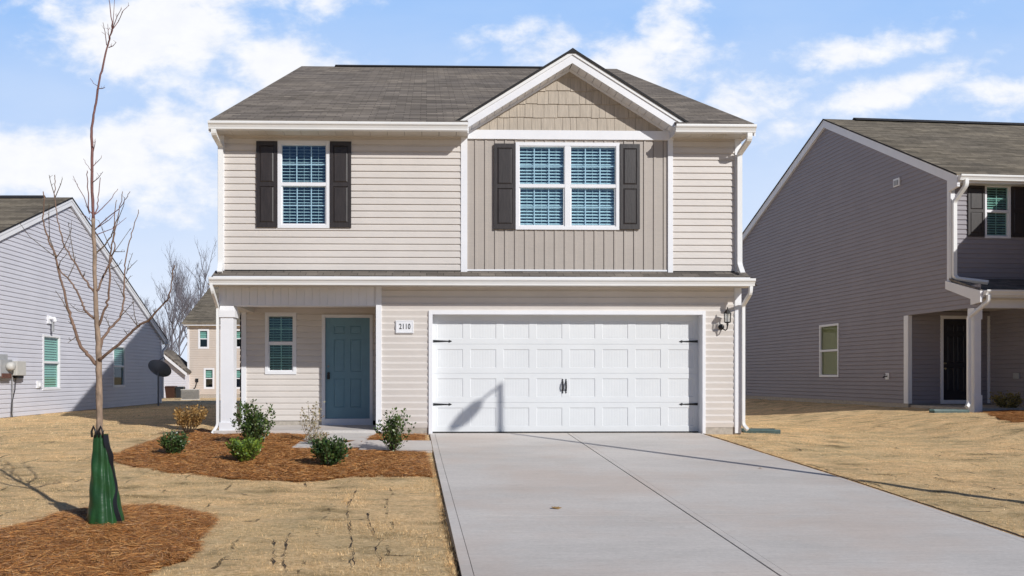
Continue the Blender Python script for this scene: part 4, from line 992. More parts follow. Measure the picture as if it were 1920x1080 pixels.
# ================================================================== SHRUBS
def leaf_quads(c, d, n, L, wdt):
    """six-sided leaves: c centres, d directions, n normals"""
    s = np.cross(d, n); s /= np.linalg.norm(s, axis=1)[:, None] + 1e-9
    L = L[:, None]; w_ = wdt[:, None]
    return np.stack([c, c + d * L * .35 + s * w_, c + d * L * .75 + s * w_ * .75, c + d * L, c + d * L * .75 - s * w_ * .75, c + d * L * .35 - s * w_], 1)
def shrub(label, base, rx, h, mat, nst, nlf, L, spread=.9, group=None, bare=0.0, low=0.0, name='shrub', upright=.5, tips=None, seed=0, stemr=.004):
    r = np.random.default_rng(seed + 11); root = thing(name, label, 'shrub', tuple(base), 0, group)
    st = MB(); Cs = []; Ds = []
    for i in range(nst):
        a = r.uniform(0, 2 * np.pi); rr = rx * math.sqrt(r.uniform(0, 1)) * spread
        hh = h * (r.uniform(.55, 1.0) if tips is None else tips[i % len(tips)][1]) * (1 - .35 * (rr / rx) ** 2 * (1 - upright))
        e = np.array([rr * math.cos(a), rr * math.sin(a), hh]) if tips is None or i >= len(tips) else np.array([tips[i][0] * rx, r.uniform(-.4, .4) * rx, h * tips[i][1]])
        b = np.array([e[0] * .12, e[1] * .12, 0]); mid = b + (e - b) * .5 + np.array([e[0] * .22, e[1] * .22, -h * .02])
        pts = [b * (1 - t) ** 2 + mid * 2 * t * (1 - t) + e * t * t for t in np.linspace(0, 1, 7)]
        st.tube(pts, list(np.linspace(stemr, stemr * .4, 7)), 4)
        m = max(4, int(nlf / nst)); ts = low + (1 - low) * r.uniform(0, 1, m) ** .75
        for t in ts:
            p = b * (1 - t) ** 2 + mid * 2 * t * (1 - t) + e * t * t
            if r.uniform() < bare: continue
            dv = r.normal(0, 1, 3); dv[2] = abs(dv[2]) * .5 + .55; dv /= np.linalg.norm(dv)
            Cs.append(p + dv * r.uniform(0, .045) + r.normal(0, .010, 3)); Ds.append(dv)
    C_ = np.array(Cs); D = np.array(Ds); N = len(C_); C_[:, 2] = np.maximum(C_[:, 2], .015)
    nn = r.normal(0, 1, (N, 3)); LL = L * r.uniform(.6, 1.15, N)
    stx = st.build('stems', 'stem', root)
    soup('leaves', leaf_quads(C_, D, nn, LL, LL * .32), mat, root)
    return root
GS = 'shrubs planted in the pine straw bed'
def sb(px, py): p = G(px, py); return Vector((p.x, p.y, p.z + .01))
shrub('tall dark green holly shrub right beside the white porch column', sb(476, 838), .34, .67, 'leaf_deep', 38, 2700, .046, group=GS, seed=1, upright=.7, low=.05,
      tips=[(-.35, .95), (-.05, 1.05), (.35, .90), (.80, .95), (.95, .80), (-.75, .74), (-.95, .62), (.6, .7), (.15, .75), (-.2, .6), (.5, .55), (-.5, .5), (.1, .5)])
shrub('low bright lime green shrub in front of the tall holly', sb(459, 869), .26, .35, 'leaf_lime', 50, 2400, .044, group=GS, seed=2)
shrub('small round green shrub at the left end of the straw bed', sb(327, 855), .25, .33, 'leaf_green', 44, 2000, .040, group=GS, seed=3)
shrub('bushy golden brown shrub with dead leaves left of the porch column', sb(352, 815), .35, .52, 'leaf_brown', 34, 1500, .048, group=GS, seed=4, low=.35)
shrub('sparse dying shrub with pale dry leaves beside the front walk', sb(588, 832), .24, .64, 'leaf_dry', 13, 230, .040, group=GS, seed=5, upright=1, low=.25, tips=[(-.8, .75), (-.4, .9), (.2, 1.0), (.5, 1.02), (.55, .85), (-.1, .8), (-.9, .6)])
shrub('pale dry tuft of leaves low in front of the dying shrub', sb(596, 838), .20, .24, 'leaf_dry', 26, 420, .038, group=GS, seed=15)
shrub('low dark green shrub in front of the front walk', sb(618, 877), .31, .38, 'leaf_green', 50, 2500, .048, group=GS, seed=6)
shrub('medium upright green shrub in front of the number plaque wall', sb(738, 850), .28, .58, 'leaf_deep', 26, 1050, .046, group=GS, seed=7, upright=.8, low=.04, tips=[(-.35, 1.08), (-.15, .9), (.35, .85), (.72, .88), (.98, .72), (-.9, .7), (.1, .7)])
shrub('rounded olive brown shrub in front of the grey porch', sb(1888, 771), .36, .48, 'leaf_olive', 40, 1100, .050, seed=8)

# ================================================================== YOUNG TREE
TR = thing('bare_tree', 'tall thin young bare tree standing in the straw bed on the left', 'tree', tuple(TREE))
def tp(px, py, dy=0): p = at(px, py, TREE.y + dy); return Vector((p.x, p.y, p.z)) - TREE
def limb(name, pts, w0, w1, dy=0, mat='bark', sub=4, seg=7, parent=TR, mb=None, wob=.004):
    P = [tp(px, py, dy * i / (len(pts) - 1)) for i, (px, py) in enumerate(pts)]; out = []
    for i in range(len(P) - 1):
        a, b, c, d = P[max(i - 1, 0)], P[i], P[i + 1], P[min(i + 2, len(P) - 1)]
        for k in range(sub):
            t = k / sub; out.append(.5 * ((2 * b) + (-a + c) * t + (2 * a - 5 * b + 4 * c - d) * t * t + (-a + 3 * b - 3 * c + d) * t ** 3) + Vector((random.gauss(0, wob), random.gauss(0, wob), 0)))
    out.append(P[-1]); n = len(out)
    own = mb is None; mb = mb or MB()
    mb.tube(out, [(w0 + (w1 - w0) * (i / (n - 1)) ** .8) * (1 + random.uniform(-.07, .07)) for i in range(n)], seg)
    if own: return mb.build(name, mat, parent, smooth=True)
trunk = limb('trunk', [(196, 988), (192, 900), (187, 800), (186, 740), (185.5, 693), (185, 660), (183.5, 627), (181, 600), (179.5, 560), (178.5, 540), (177, 480), (175, 410)], .034, .0155, 0, seg=10, wob=.0015)
limb('leader', [(175, 410), (173, 360), (172.5, 280), (171.5, 240), (176, 215), (181, 185), (185.5, 155), (192.5, 125), (200, 92), (206, 70)], .0135, .0065, .05, mat='bark_red', seg=8, wob=.002)
B = [ # points, w0, w1, depth, twigs
 ([(180, 684), (164, 664), (153, 651), (144, 631), (138, 611), (131, 593), (125, 564), (117, 537), (109, 506), (104, 480), (96, 461), (87, 439), (82, 417), (83, 388), (81, 359)], .017, .004, -.35,
  [[(104, 480), (93, 446), (91.5, 407), (92, 381)], [(105, 482), (96, 476), (55, 443), (36, 417)], [(105, 484), (120, 463), (132, 437), (134, 420)], [(138, 611), (128, 602)], [(130, 590), (118, 565), (104, 545)], [(144, 631), (127, 643)], [(109, 506), (113, 490), (124, 478), (133, 452)]], 'bark'),
 ([(180, 600), (159, 581), (154, 569), (144, 545), (130, 525), (113, 508), (106, 490), (101, 470), (95, 455)], .011, .004, .30, [[(127, 522), (138, 500), (142, 480)], [(155, 571), (150, 562)], [(165, 587), (146, 583), (131, 570)]], 'bark'),
 ([(178, 548), (166, 535), (156, 520), (140, 492), (130, 477), (120, 460), (113, 436), (107, 407), (103.5, 371), (103, 340), (103, 328)], .010, .003, .25, [[(103.5, 370), (95, 342), (92, 328)], [(103.5, 370), (114, 345), (117, 335)], [(140, 490), (134, 455), (128, 418)], [(156, 520), (160, 508)]], 'bark'),
 ([(185, 612), (196, 582), (203, 560), (205, 515), (208, 472), (211, 450), (217, 421), (223, 397), (230, 359)], .012, .003, -.25, [[(207, 466), (195, 438), (185, 413)], [(206, 505), (222, 498), (229, 486)], [(208, 480), (216, 470), (245, 428)], [(216, 472), (234, 472)]], 'bark'),
 ([(181, 546), (194, 517), (205, 495), (213, 474), (216, 462), (214, 438), (216, 401), (219, 375)], .010, .003, .2, [[(214, 438), (222, 410), (232, 385), (234, 370)]], 'bark'),
 ([(179, 477), (202, 452), (211, 436), (213, 425)], .007, .005, .25, [], 'stem'),
 ([(178, 431), (200, 410), (227, 387), (236, 372), (244, 359)], .005, .0022, -.2, [[(184, 426), (205, 412), (216, 400)], [(181, 440), (213, 428), (237, 408)]], 'bark_red'),
 ([(178, 402), (192, 391), (210, 370), (221, 354)], .005, .002, .15, [], 'bark_red'),
 ([(172, 402), (166, 385), (163, 340), (163.5, 320)], .006, .003, -.1, [[(168, 401), (158, 370), (146, 350), (137, 330)]], 'bark_red'),
 ([(177, 402), (183, 390), (184, 370), (188, 333)], .006, .003, .1, [[(172, 415), (160, 405), (150, 400)]], 'bark_red'),
 ([(186, 662), (192, 636), (207, 616), (224, 596), (229, 578), (233, 558), (233, 515), (235, 491), (243, 452), (251, 425), (259.5, 393)], .014, .003, .4, [[(237, 513), (243, 490), (249, 474)], [(238, 508), (247, 498), (257.5, 488)], [(236, 530), (245, 517)], [(224, 596), (240, 578), (252, 565)], [(207, 616), (200, 600), (195, 593)], [(233, 560), (225, 540), (212, 520)]], 'bark'),
 ([(187, 675), (191, 671), (213, 653), (240, 629), (258, 612), (280, 600), (291, 587), (309, 567), (316, 560), (319, 547), (323, 519), (327.5, 497)], .015, .004, -.45, [[(258, 612), (252, 590), (249, 560)], [(258, 612), (243, 592), (230, 580)], [(240, 629), (232, 617)], [(291, 587), (286, 581)]], 'bark'),
 ([(206, 72), (210, 50), (206, 15), (203, -14)], .007, .0025, .05, [[(207, 66), (212, 45), (215, -5)], [(208, 62), (220, 30), (228, 16)], [(209, 58), (222, 40), (231, 20), (242, 10)], [(200, 85), (197, 60), (193, 42)], [(204, 89), (212, 86), (218, 79)], [(205, 75), (203, 60), (202, 45)]], 'bark_red'),
 ([(185, 163), (176, 156), (170, 147)], .003, .0015, 0, [[(186, 166), (192, 166), (197, 164)]], 'bark_red'),
 ([(173, 322), (165, 312), (156, 298)], .003, .0015, .05, [[(174, 312), (182, 304), (190, 296)], [(174, 342), (184, 334), (193, 322)], [(174, 288), (178, 270), (178, 262)]], 'bark_red')]
for pts, w0, w1, dy, tw, mat in B:
    mb = MB(); limb('', pts, w0, w1, dy, mb=mb)
    o = mb.build('limb', 'limb_bark' if mat == 'bark' else mat, TR, smooth=True)
    if tw:
        mb = MB(); n = len(pts)
        for t in tw:
            mb.nx(); k = min(range(n), key=lambda i: (pts[i][0] - t[0][0]) ** 2 + (pts[i][1] - t[0][1]) ** 2)
            y0_ = dy * k / (n - 1); P = [tp(p[0], p[1], y0_ + .06 * i * random.choice((-1, 1))) for i, p in enumerate(t)]
            mb.tube(P, list(np.linspace(.0042, .0018, len(P))), 5)
            for q in range(3):                          # buds
                a, b = random.choice(list(zip(P, P[1:]))); c = a.lerp(b, random.random()); mb.tube([c, c + Vector((random.uniform(-.03, .03), random.uniform(-.02, .02), random.uniform(.01, .04)))], [.002, .001], 4)
        mb.build('twig', 'bark_red' if mat == 'bark_red' else 'stem', o)
# watering bag round the trunk
BG = thing('watering_bag', 'dark green plastic watering bag zipped round the base of the young tree', 'bag', tuple(TREE + Vector((.02, -.03, .012))))
mb = MB(); seg = 48; V = []; lv = 26; Hb = .83
for i in range(lv + 1):
    t = i / lv; z = Hb * t
    hw = .158 * (1 - t) ** .9 * 1.0 + .060 - .060 * (1 - t) * 0
    hw = .162 + (.060 - .162) * t ** .95; hd = .120 + (.045 - .115) * t
    cx_ = -.002 - .030 * t
    for k in range(seg):
        a = 2 * math.pi * k / seg
        fold = .030 * math.exp(-((a - 5.42) / .10) ** 2) - .022 * math.exp(-((a - 5.20) / .13) ** 2) + .006 * math.sin(3 * a + 4 * t) + .010 * math.exp(-((a - 4.15 - .3 * math.sin(5 * t)) / .12) ** 2) - .008 * math.exp(-((a - 4.45 - .15 * t) / .15) ** 2)
        fold *= (1 - .4 * t) * 1.3; wr = .004 * math.sin(22 * t + 3 * a) * math.sin(math.pi * t)
        bul = 1 + .05 * math.exp(-((t - .12) / .10) ** 2) - (.10 * math.exp(-(t / .03) ** 2))
        V.append((cx_ + (hw * bul + fold + wr) * math.cos(a), (hd * bul + fold + wr) * math.sin(a), z))
mb.mesh(V, [(i * seg + k, i * seg + (k + 1) % seg, (i + 1) * seg + (k + 1) % seg, (i + 1) * seg + k) for i in range(lv) for k in range(seg)])
mb.build('bag_body', 'bag_green', BG, smooth=True)
mb = MB()
for i in range(lv):
    for (a, b) in ((i / lv, (i + 1) / lv),):
        def pt(t, o): hw = .150 + (.058 - .150) * t ** .95; wv = .012 * math.sin(17 * t) * (1 - t); return Vector((-.002 - .03 * t + hw + .010 + o + wv + (.02 * math.exp(-((t - .78) / .08) ** 2)), -.045 - .02 * math.sin(9 * t), Hb * t))
        mb.face([pt(a, -.030), pt(a, .012), pt(b, .012), pt(b, -.030)])
        mb.face([pt(a, .012), pt(a, .012) + Vector((-.01, .03, 0)), pt(b, .012) + Vector((-.01, .03, 0)), pt(b, .012)])
mb.build('zip_flap', 'door_black', BG, smooth=True)
mb = MB()
for dx in (-.058, .004):
    mb.nx()
    c = Vector((-.02 + dx, -.045, Hb - .02))
    pts = [c + Vector((-.018, 0, 0)), c + Vector((-.022, 0, .05)), c + Vector((-.005, -.004, .095)), c + Vector((.014, 0, .05)), c + Vector((.012, 0, 0))]
    mb.tube(pts, .010, 6)
mb.build('strap_loops', 'black_metal', BG, smooth=True)

# ================================================================== LEFT HOUSE
vL = at(0, 700, 18.0); LHz = R(-1.27)
LH = thing('house', 'pale grey one storey house at the left edge with gable wall and electric meter', 'house', (vL.x, 18.0, 0), LHz)
FL = Fac('right', 0, LH)
pk = FL.hit(129, 370); be = FL.hit(309, 636); z0L = -.015; bk = FL.hit(302, 700)[0]
sb_ = (pk[1] - be[1]) / (be[0] - pk[0]); fr_ = FL.hit(1, 430); sf_ = (pk[1] - fr_[1]) / (pk[0] - fr_[0])
fe = pk[0] - (pk[1] - 2.60) / sf_                      # front eave
def zl(y, d=0): return pk[1] - (abs(y - pk[0]) * (sb_ if y > pk[0] else sf_)) - d
w1 = window(LH, FL, FL.rect(79, 628.5, 111.5, 731), cas=.055, cols=1, rows=1, tilt=62, glass='glass_green', pitch=.07, slatw=.062, label='left window with green tinted blinds')
w2 = window(LH, FL, FL.rect(211, 648, 233.5, 726), cas=.055, cols=1, rows=1, tilt=62, glass='glass_green', pitch=.07, slatw=.062, drop=.55, label='window half in shade with raised blind')
mb = MB(); yf = fe + .35
siding(mb, FL, lambda v: yf if v < zl(yf, .08) else pk[0] - (pk[1] - .08 - v) / sf_, lambda v: bk if v < zl(bk, .08) else pk[0] + (pk[1] - .08 - v) / sb_, z0L, pk[1] - .09, EXP, [w1, w2], extra=(zl(yf, .08), zl(bk, .08)))
FLf = Fac('front', yf, LH); mb.nx(); siding(mb, FLf, -12, 0, z0L, zl(yf, .1), EXP)
FLb = Fac('back', bk, LH); mb.nx(); siding(mb, FLb, -12, 0, z0L, zl(bk, .1), EXP)
mb.build('siding_wall', 'grey_siding', LH)
mb = MB()
for a, b in ((fe, pk[0]), (be[0], pk[0])): mb.prism([(.10, a, zl(a)), (-13, a, zl(a)), (-13, b, zl(b)), (.10, b, zl(b))], (0, 0, -.04))
rf = mb.build('roof', 'shingle_brown', LH)
mb = MB(); mb.prism([(-.7, pk[0] - .16, pk[1] - .05), (-.7, pk[0], pk[1] + .06), (-.7, pk[0] + .16, pk[1] - .05)], (-11, 0, 0)); mb.build('ridge_vent', 'ridge_black', rf)
mb = MB()
for a, b in ((fe, pk[0]), (be[0], pk[0])):
    mb.prism([(.012, a, zl(a, .041)), (.012, b, zl(b, .041)), (.012, b, zl(b, .24)), (.012, a, zl(a, .24))], (.070, 0, 0))
    mb.prism([(.083, a, zl(a, .041)), (.083, b, zl(b, .041)), (.083, b, zl(b, .11)), (.083, a, zl(a, .11))], (.012, 0, 0))
mb.box((.0135, bk - .09, z0L), (.03, bk, zl(bk, .25))); mb.build('rake_board', 'white', LH)
mb = MB()
for a, b in ((fe, pk[0]), (be[0] + .02, pk[0])): mb.prism([(.101, a, zl(a) + .006), (.101, b, zl(b) + .006), (.101, b, zl(b, .035)), (.101, a, zl(a, .035))], (.008, 0, 0))
mb.build('shingle_edge', 'dark_edge', LH)
mb = MB(); mb.box((-12, yf, -.25), (-.01, bk - .01, z0L)); mb.box((-11.9, yf + .1, z0L), (-.7, bk - .7, 2.4)); mb.build('foundation', 'foundation', LH)
mb = MB(); mb.box((-.1, be[0] - .02, be[1] - .20), (.14, be[0] + .12, be[1] - .05)); mb.build('gutter', 'gutter_white', LH)
downspout(LH, [(.05, be[0] + .04, be[1] - .18), (.05, be[0] + .02, be[1] - .30), (.04, bk + .04, be[1] - .5), (.04, bk + .04, .15)])
# wall fittings on the left house
u, v = FL.hit(90, 600); mb = MB(); mb.box((.014, u - .09, v - .10), (.06, u + .09, v + .12)); mb.tube([(.05, u, v + .05), (.18, u, v + .04), (.20, u, v - .05)], .05, 8)
mb.build('exhaust_hood', 'white', LH); mb = MB(); mb.box((.12, u - .03, v - .32), (.16, u + .03, v - .04)); mb.build('vent_flap', 'meter_grey', LH)
u, v = FL.hit(70.5, 721); mb = MB(); mb.box((.014, u - .10, v - .10), (.05, u + .06, v + .10)); mb.box((.05, u - .03, v - .06), (.09, u + .05, v + .05)); mb.build('outlet_cover', 'white', LH, bevel=.01)
EM = thing('electric_meter', 'grey round electric meter and beige utility box on grey siding at the left edge', 'utility box', tuple(FL.M @ FL.P(*FL.hit(12, 690))), LHz)
eu, ev = FL.hit(12, 690)
def er(r): a = FL.rect(*r); return a[0] - eu, a[1] - eu, a[2] - ev, a[3] - ev
FE = Fac('right', 0)
a = er((-10, 674, 13, 706)); mb = MB(); FE.box(mb, *a, .016, .14); FE.box(mb, *er((-8, 664, 8, 674)), .016, .09); mb.build('meter_base', 'meter_grey', EM, bevel=.01)
mb = MB(); c0 = ((a[0] + a[1]) / 2 + .06, (a[2] + a[3]) / 2 + .04); mb.tube([(.14, *c0), (.20, *c0), (.27, *c0), (.30, *c0)], [.11, .105, .10, .06], 18); mb.build('meter_dial', 'meter_beige', EM, smooth=True)
mb = MB(); FE.box(mb, *er((-8, 700, 9, 709)), .1405, .17); mb.build('warning_label', 'rusty', EM)
mb = MB(); FE.box(mb, *er((15.5, 677, 33, 704)), .016, .22); mb.build('utility_box', 'meter_beige', EM, bevel=.012)
mb = MB(); FE.box(mb, *er((20, 704.3, 32, 709)), .03, .17); mb.build('box_base', 'black_metal', EM)
gq = FL.hit(18.5, 782); mb = MB(); zz = gq[1] - ev; yy_ = FL.hit(18.5, 706)[0] - eu
mb.tube([(.06, yy_, -.15), (.06, yy_, zz - .03)], .018, 8); mb.build('conduit', 'lamp_metal', EM)
mb = MB(); mb.tube([(.09, yy_ + .12, -.16), (.10, yy_ + .05, -.55), (.10, yy_ - .07, -.85), (.10, yy_ - .09, -1.15), (.08, yy_ - .03, zz)], .010, 6); mb.build('cable', 'black_metal', EM)

# ================================================================== RIGHT HOUSE
pR = at(1783, 700, 17.4); RHz = R(3.6)
RH = thing('house', 'two storey grey house at the right edge with shaded gable wall and porch', 'house', (pR.x, 17.4, 0), RHz)
FRW = Fac('left', 0, RH); FF = Fac('front', 0, RH)
pk2 = FRW.hit(1549, 223); e2 = FRW.hit(1801, 326); b2 = FRW.hit(1394, 441)
sF = (pk2[1] - e2[1]) / (pk2[0] - e2[0]); sB = (pk2[1] - b2[1]) / (b2[0] - pk2[0]); z0R = FRW.hit(1701, 756.7)[1]
yb2 = pk2[0] + (pk2[1] - 5.9) / sB
def zr(y, d=0): return pk2[1] - (abs(y - pk2[0]) * (sB if y > pk2[0] else sF)) - d
yPD = FRW.hit(1703, 700)[0]                              # depth of the recessed porch
zpb = FRW.hit(1716, 590)[1]; zlo = FRW.hit(1775, 527)[1]
wR = window(RH, FRW, FRW.rect(1537.5, 608, 1573.5, 707), cas=.05, cols=1, rows=1, tilt=75, glass='glass_olive', pitch=.05, slatw=.056, label='side window with closed beige blinds')
mb = MB()
siding(mb, FRW, lambda v: 0 if v < zr(0, .06) else pk2[0] - (pk2[1] - .06 - v) / sF, lambda v: yb2 if v < zr(yb2, .06) else pk2[0] + (pk2[1] - .06 - v) / sB, zlo - .2, pk2[1] - .08, EXP, [wR], extra=(zr(0, .06), zr(yb2, .06)), vbase=z0R)
siding(mb, FRW, -.90, yb2, zpb, zlo - .2, EXP, [wR], vbase=z0R)
siding(mb, FRW, yPD, yb2, z0R, zpb, EXP, [wR], vbase=z0R)
mb.build('gable_siding', 'shaded_grey_siding', RH)
ws = window(RH, FF, FF.rect(1845, 346.5, 1893.5, 447), cas=.05, cols=2, rows=2, tilt=45, glass='glass_green', pitch=.06, label='upstairs window between black shutters')
shutter(RH, FF, *FF.rect(1813, 347.5, 1844, 444)); shutter(RH, FF, *FF.rect(1894.5, 348, 1926, 445))
xw = 2.30                                                # wing wall
mb = MB(); siding(mb, FF, .08, xw, zlo - .15, e2[1] - .08, EXP, [ws], vbase=z0R); mb.build('front_siding', 'shaded_grey_siding', RH)
FPo = Fac('front', yPD, RH); FWg = Fac('left', xw, RH)
cs4 = FPo.rect(1762.5, 592, 1822, 757); d4 = FPo.rect(1767.5, 598, 1817, 750)
mb = MB(); siding(mb, FPo, .08, xw, z0R, zpb + .1, EXP, [(cs4[0], cs4[1], -1, cs4[3])], vbase=z0R)
mb.nx(); siding(mb, FWg, -3.95, yPD, z0R, 6.1, EXP, vbase=z0R); FWf = Fac('front', -3.95, RH); mb.nx()
siding(mb, FWf, lambda v: xw if v < 6.0 else xw + (v - 6.0) / .6, lambda v: 9.5 if v < 6.0 else 9.5 - (v - 6.0) / .6, z0R, 8.0, EXP, vbase=z0R, extra=(6.0,))
mb.build('porch_siding', 'shaded_grey_siding', RH)
mb = MB(); ring(mb, FPo, cs4, d4, -.03, .03); mb.build('door_casing', 'white', RH)
dd = panel_door(RH, FPo, d4[0], d4[1], d4[2], d4[3], -.01, 'door_black', 'entry_door', 'black panelled front door'); 
for py in (681, 691):
    u, v = FPo.hit(1771, py); mb = MB(); mb.tube([FPo.P(u, v, -.01), FPo.P(u, v, .03), FPo.P(u, v, .05)], [.022, .028, .02], 10); mb.build('door_knob', 'brass', dd)
mb = MB()
FRW.box(mb, 0, .09, zlo - .16, zr(0, .06), -.02, .028); mb.nx(); FF.box(mb, -.028, .08, zlo - .15, e2[1] - .07, -.02, .028)
mb.nx(); FRW.box(mb, yPD, yPD + .13, z0R, zpb, -.02, .028); mb.nx(); FPo.box(mb, -.028, .08, z0R, zpb, .002, .03)
mb.nx(); FPo.box(mb, xw - .08, xw - .012, z0R, zpb, .014, .030)
mb.build('corner_trim', 'white', RH)
mb = MB()
for a, b in ((e2[0], pk2[0]), (yb2 + .3, pk2[0])): mb.prism([(-.10, a, zr(a)), (9.3, a, zr(a)), (9.3, b, zr(b)), (-.10, b, zr(b))], (0, 0, -.04))
rf = mb.build('roof', 'shingle_brown', RH)
mb = MB(); mb.prism([(.9, pk2[0] - .16, pk2[1] - .05), (.9, pk2[0], pk2[1] + .07), (.9, pk2[0] + .16, pk2[1] - .05)], (7, 0, 0)); mb.build('ridge_vent', 'ridge_black', rf)
mb = MB()
for a, b in ((e2[0], pk2[0]), (yb2 + .3, pk2[0])): mb.prism([(-.016, a, zr(a, .041)), (-.016, b, zr(b, .041)), (-.016, b, zr(b, .27)), (-.016, a, zr(a, .27))], (-.07, 0, 0))
mb.prism([(-.0165, e2[0], zr(e2[0], .25)), (-.0165, 0, zr(0, .25)), (-.0165, .0, e2[1] - .36), (-.0165, e2[0], e2[1] - .30)], (-.068, 0, 0))
mb.build('rake_board', 'white', RH)
mb = MB()
for a, b in ((e2[0], pk2[0]), (yb2 + .3, pk2[0])): mb.prism([(-.101, a, zr(a) + .006), (-.101, b, zr(b) + .006), (-.101, b, zr(b, .030)), (-.101, a, zr(a, .030))], (-.006, 0, 0))
mb.build('shingle_edge', 'dark_edge', RH)
mb = MB(); soffit(mb, .0, 2.0, .0, e2[0] + .03, e2[1] - .20, .3); mb.build('soffit', 'soffit', RH)
mb = MB(); mb.box((-.09, e2[0] + .01, e2[1] - .21), (2.0, e2[0] + .03, e2[1] - .03)); mb.build('fascia', 'white', RH)
gutter(RH, -.06, 2.0, e2[0] + .009, e2[1] - .03, h=.13)
downspout(RH, [(.10, e2[0] - .05, e2[1] - .14), (.10, e2[0] - .05, e2[1] - .28), (.03, -.07, e2[1] - .62), (.03, -.07, zlo + .10), (.06, -.13, zlo + .02), (.42, -.62, zlo - .13)], (.035, .045))
# lower porch roof
g2 = FRW.hit(1845, 545); zq = g2[1]
mb = MB(); mb.prism([(-.05, g2[0] + .03, zq + .03), (xw, g2[0] + .03, zq + .03), (xw, 0.0, zlo + .05), (-.05, .0, zlo + .05)], (0, 0, -.05)); mb.build('porch_roof', 'shingle_small', RH)
mb = MB(); mb.prism([(-.016, .09, zlo - .0), (-.016, g2[0] + .02, zq + .0), (-.016, g2[0] + .02, zq - .26), (-.016, g2[0] + .30, zq - .30), (-.016, g2[0] + .30, zq - .16), (-.016, .09, zlo - .20)], (-.06, 0, 0))
mb.nx(); mb.box((-.02, g2[0] + .02, zq - .15), (xw, g2[0] + .04, zq)); mb.nx(); mb.box((0.0, g2[0] + .25, zpb - .0), (xw, g2[0] + .45, zq - .12)); mb.build('porch_beam', 'white', RH)
mb = MB(); mb.box((0.0, g2[0] + .04, zq - .17), (xw, yPD, zq - .155)); mb.nx(); mb.box((.02, g2[0] + .45, zpb + .12), (xw, yPD, zpb + .14)); mb.build('porch_ceiling', 'soffit', RH)
gutter(RH, .0, xw - .05, g2[0] + .019, zq + .015, h=.12)
cl0 = FF.hit(1826, 700, .75)[0]; yc0 = g2[0] + .26; cw = .165; cl0 += .05
mb = MB(); mb.box((cl0, yc0, .1), (cl0 + cw, yc0 + cw, zpb - .001)); mb.box((cl0 - .018, yc0 - .018, .1), (cl0 + cw + .018, yc0 + cw + .018, z0R + .28)); mb.box((cl0 - .018, yc0 - .018, zpb - .27), (cl0 + cw + .018, yc0 + cw + .018, zpb - .002))
mb.build('column', 'white', RH, bevel=.004)
downspout(RH, [(.07, g2[0] - .05, zq - .10), (.07, g2[0] - .05, zq - .24), (-.13, yc0 + .02, zpb - .22), (-.13, yc0 + .02, z0R + .10), (-.27, yc0 - .08, z0R - .0)], (.030, .034))
mb = MB(); mb.box((.05, g2[0] + .3, .0), (xw, yPD, z0R - .03)); mb.nx(); mb.box((.05, yPD + .01, -.3), (9.3, yb2 - .02, z0R)); mb.box((-.004, yPD, -.3), (.04, yb2, z0R)); mb.nx(); mb.box((xw + .02, -3.92, -.6), (9.3, yPD, z0R)); mb.build('foundation', 'foundation', RH)
mb = MB(); mb.box((1.0, yPD + 1.2, z0R), (9, yb2 - .8, 5.2)); mb.nx(); mb.box((xw + .8, -3.6, z0R), (9, yPD + 1.3, 5.6)); mb.build('house_core', 'interior', RH)
mb = MB()                                                # wing roof, ridge running front to back
xr0 = xw - .28; xm = (xw + 9.5) / 2
for s_ in (0, 1):
    xe = xr0 if s_ == 0 else 9.78; mb.prism([(xe, -4.12, 6.0), (xm, -4.12, 6.0 + (xm - xr0) * .6), (xm, 4.0, 6.0 + (xm - xr0) * .6), (xe, .0, 6.0)], (0, 0, -.18))
mb.build('wing_roof', 'shingle_y', RH)
mb = MB(); FWe = Fac('back', yb2, RH); siding(mb, FWe, 0, 9.3, z0R, 5.9, EXP); mb.nx(); FRe = Fac('right', 9.3, RH); siding(mb, FRe, -3.9, yb2, z0R, 6.0, EXP); mb.build('far_siding', 'shaded_grey_siding', RH)
u, v = FRW.hit(1683.5, 342); mb = MB(); FRW.box(mb, u - .12, u + .12, v - .11, v + .11, .014, .05); mb.build('vent_cover', 'white', RH, bevel=.01)
mb = MB(); FRW.box(mb, u - .07, u + .07, v - .08, v + .05, .0505, .07); mb.build('vent_flap', 'meter_grey', RH)
u, v = FRW.hit(1665.5, 705.5); mb = MB(); FRW.box(mb, u - .07, u + .07, v - .09, v + .09, .014, .04); mb.build('spigot_plate', 'white', RH, bevel=.01)
mb = MB(); mb.tube([FRW.P(u, v, .04), FRW.P(u, v, .12), FRW.P(u, v - .04, .15)], .018, 8); mb.tube([FRW.P(u, v + .04, .10), FRW.P(u, v + .05, .10)], .035, 8); mb.build('spigot', 'black_metal', RH)
u, v = FWg.hit(1908, 705); mb = MB(); FWg.box(mb, u - .09, u + .09, v - .08, v + .08, .014, .05); mb.build('outlet_cover', 'meter_grey', RH, bevel=.02)

# splash blocks
def splash(label, px, py, rz, L=.62):
    p = G(px, py); o = thing('splash_block', label, 'splash block', (p.x, p.y, p.z + .03), rz, None)
    mb = MB(); w = .14
    mb.prism([(-L / 2, -w * .6, 0), (L / 2, -w * 1.2, 0), (L / 2, w * 1.2, 0), (-L / 2, w * .6, 0)], (0, 0, -.05))
    for s in (-1, 1): mb.prism([(-L / 2, s * w * .6, .0), (L / 2, s * w * 1.2, .0), (L / 2, s * w * 1.05, .025), (-L / 2, s * w * .5, .03)], (0, 0, .012))
    mb.build('tray', 'splash_green', o, bevel=.006)
splash('green plastic splash tray under the downspout right of the garage', 1425, 811, R(-8), .62)
splash('green plastic splash tray in front of the grey porch', 1777, 773, R(5), .8)

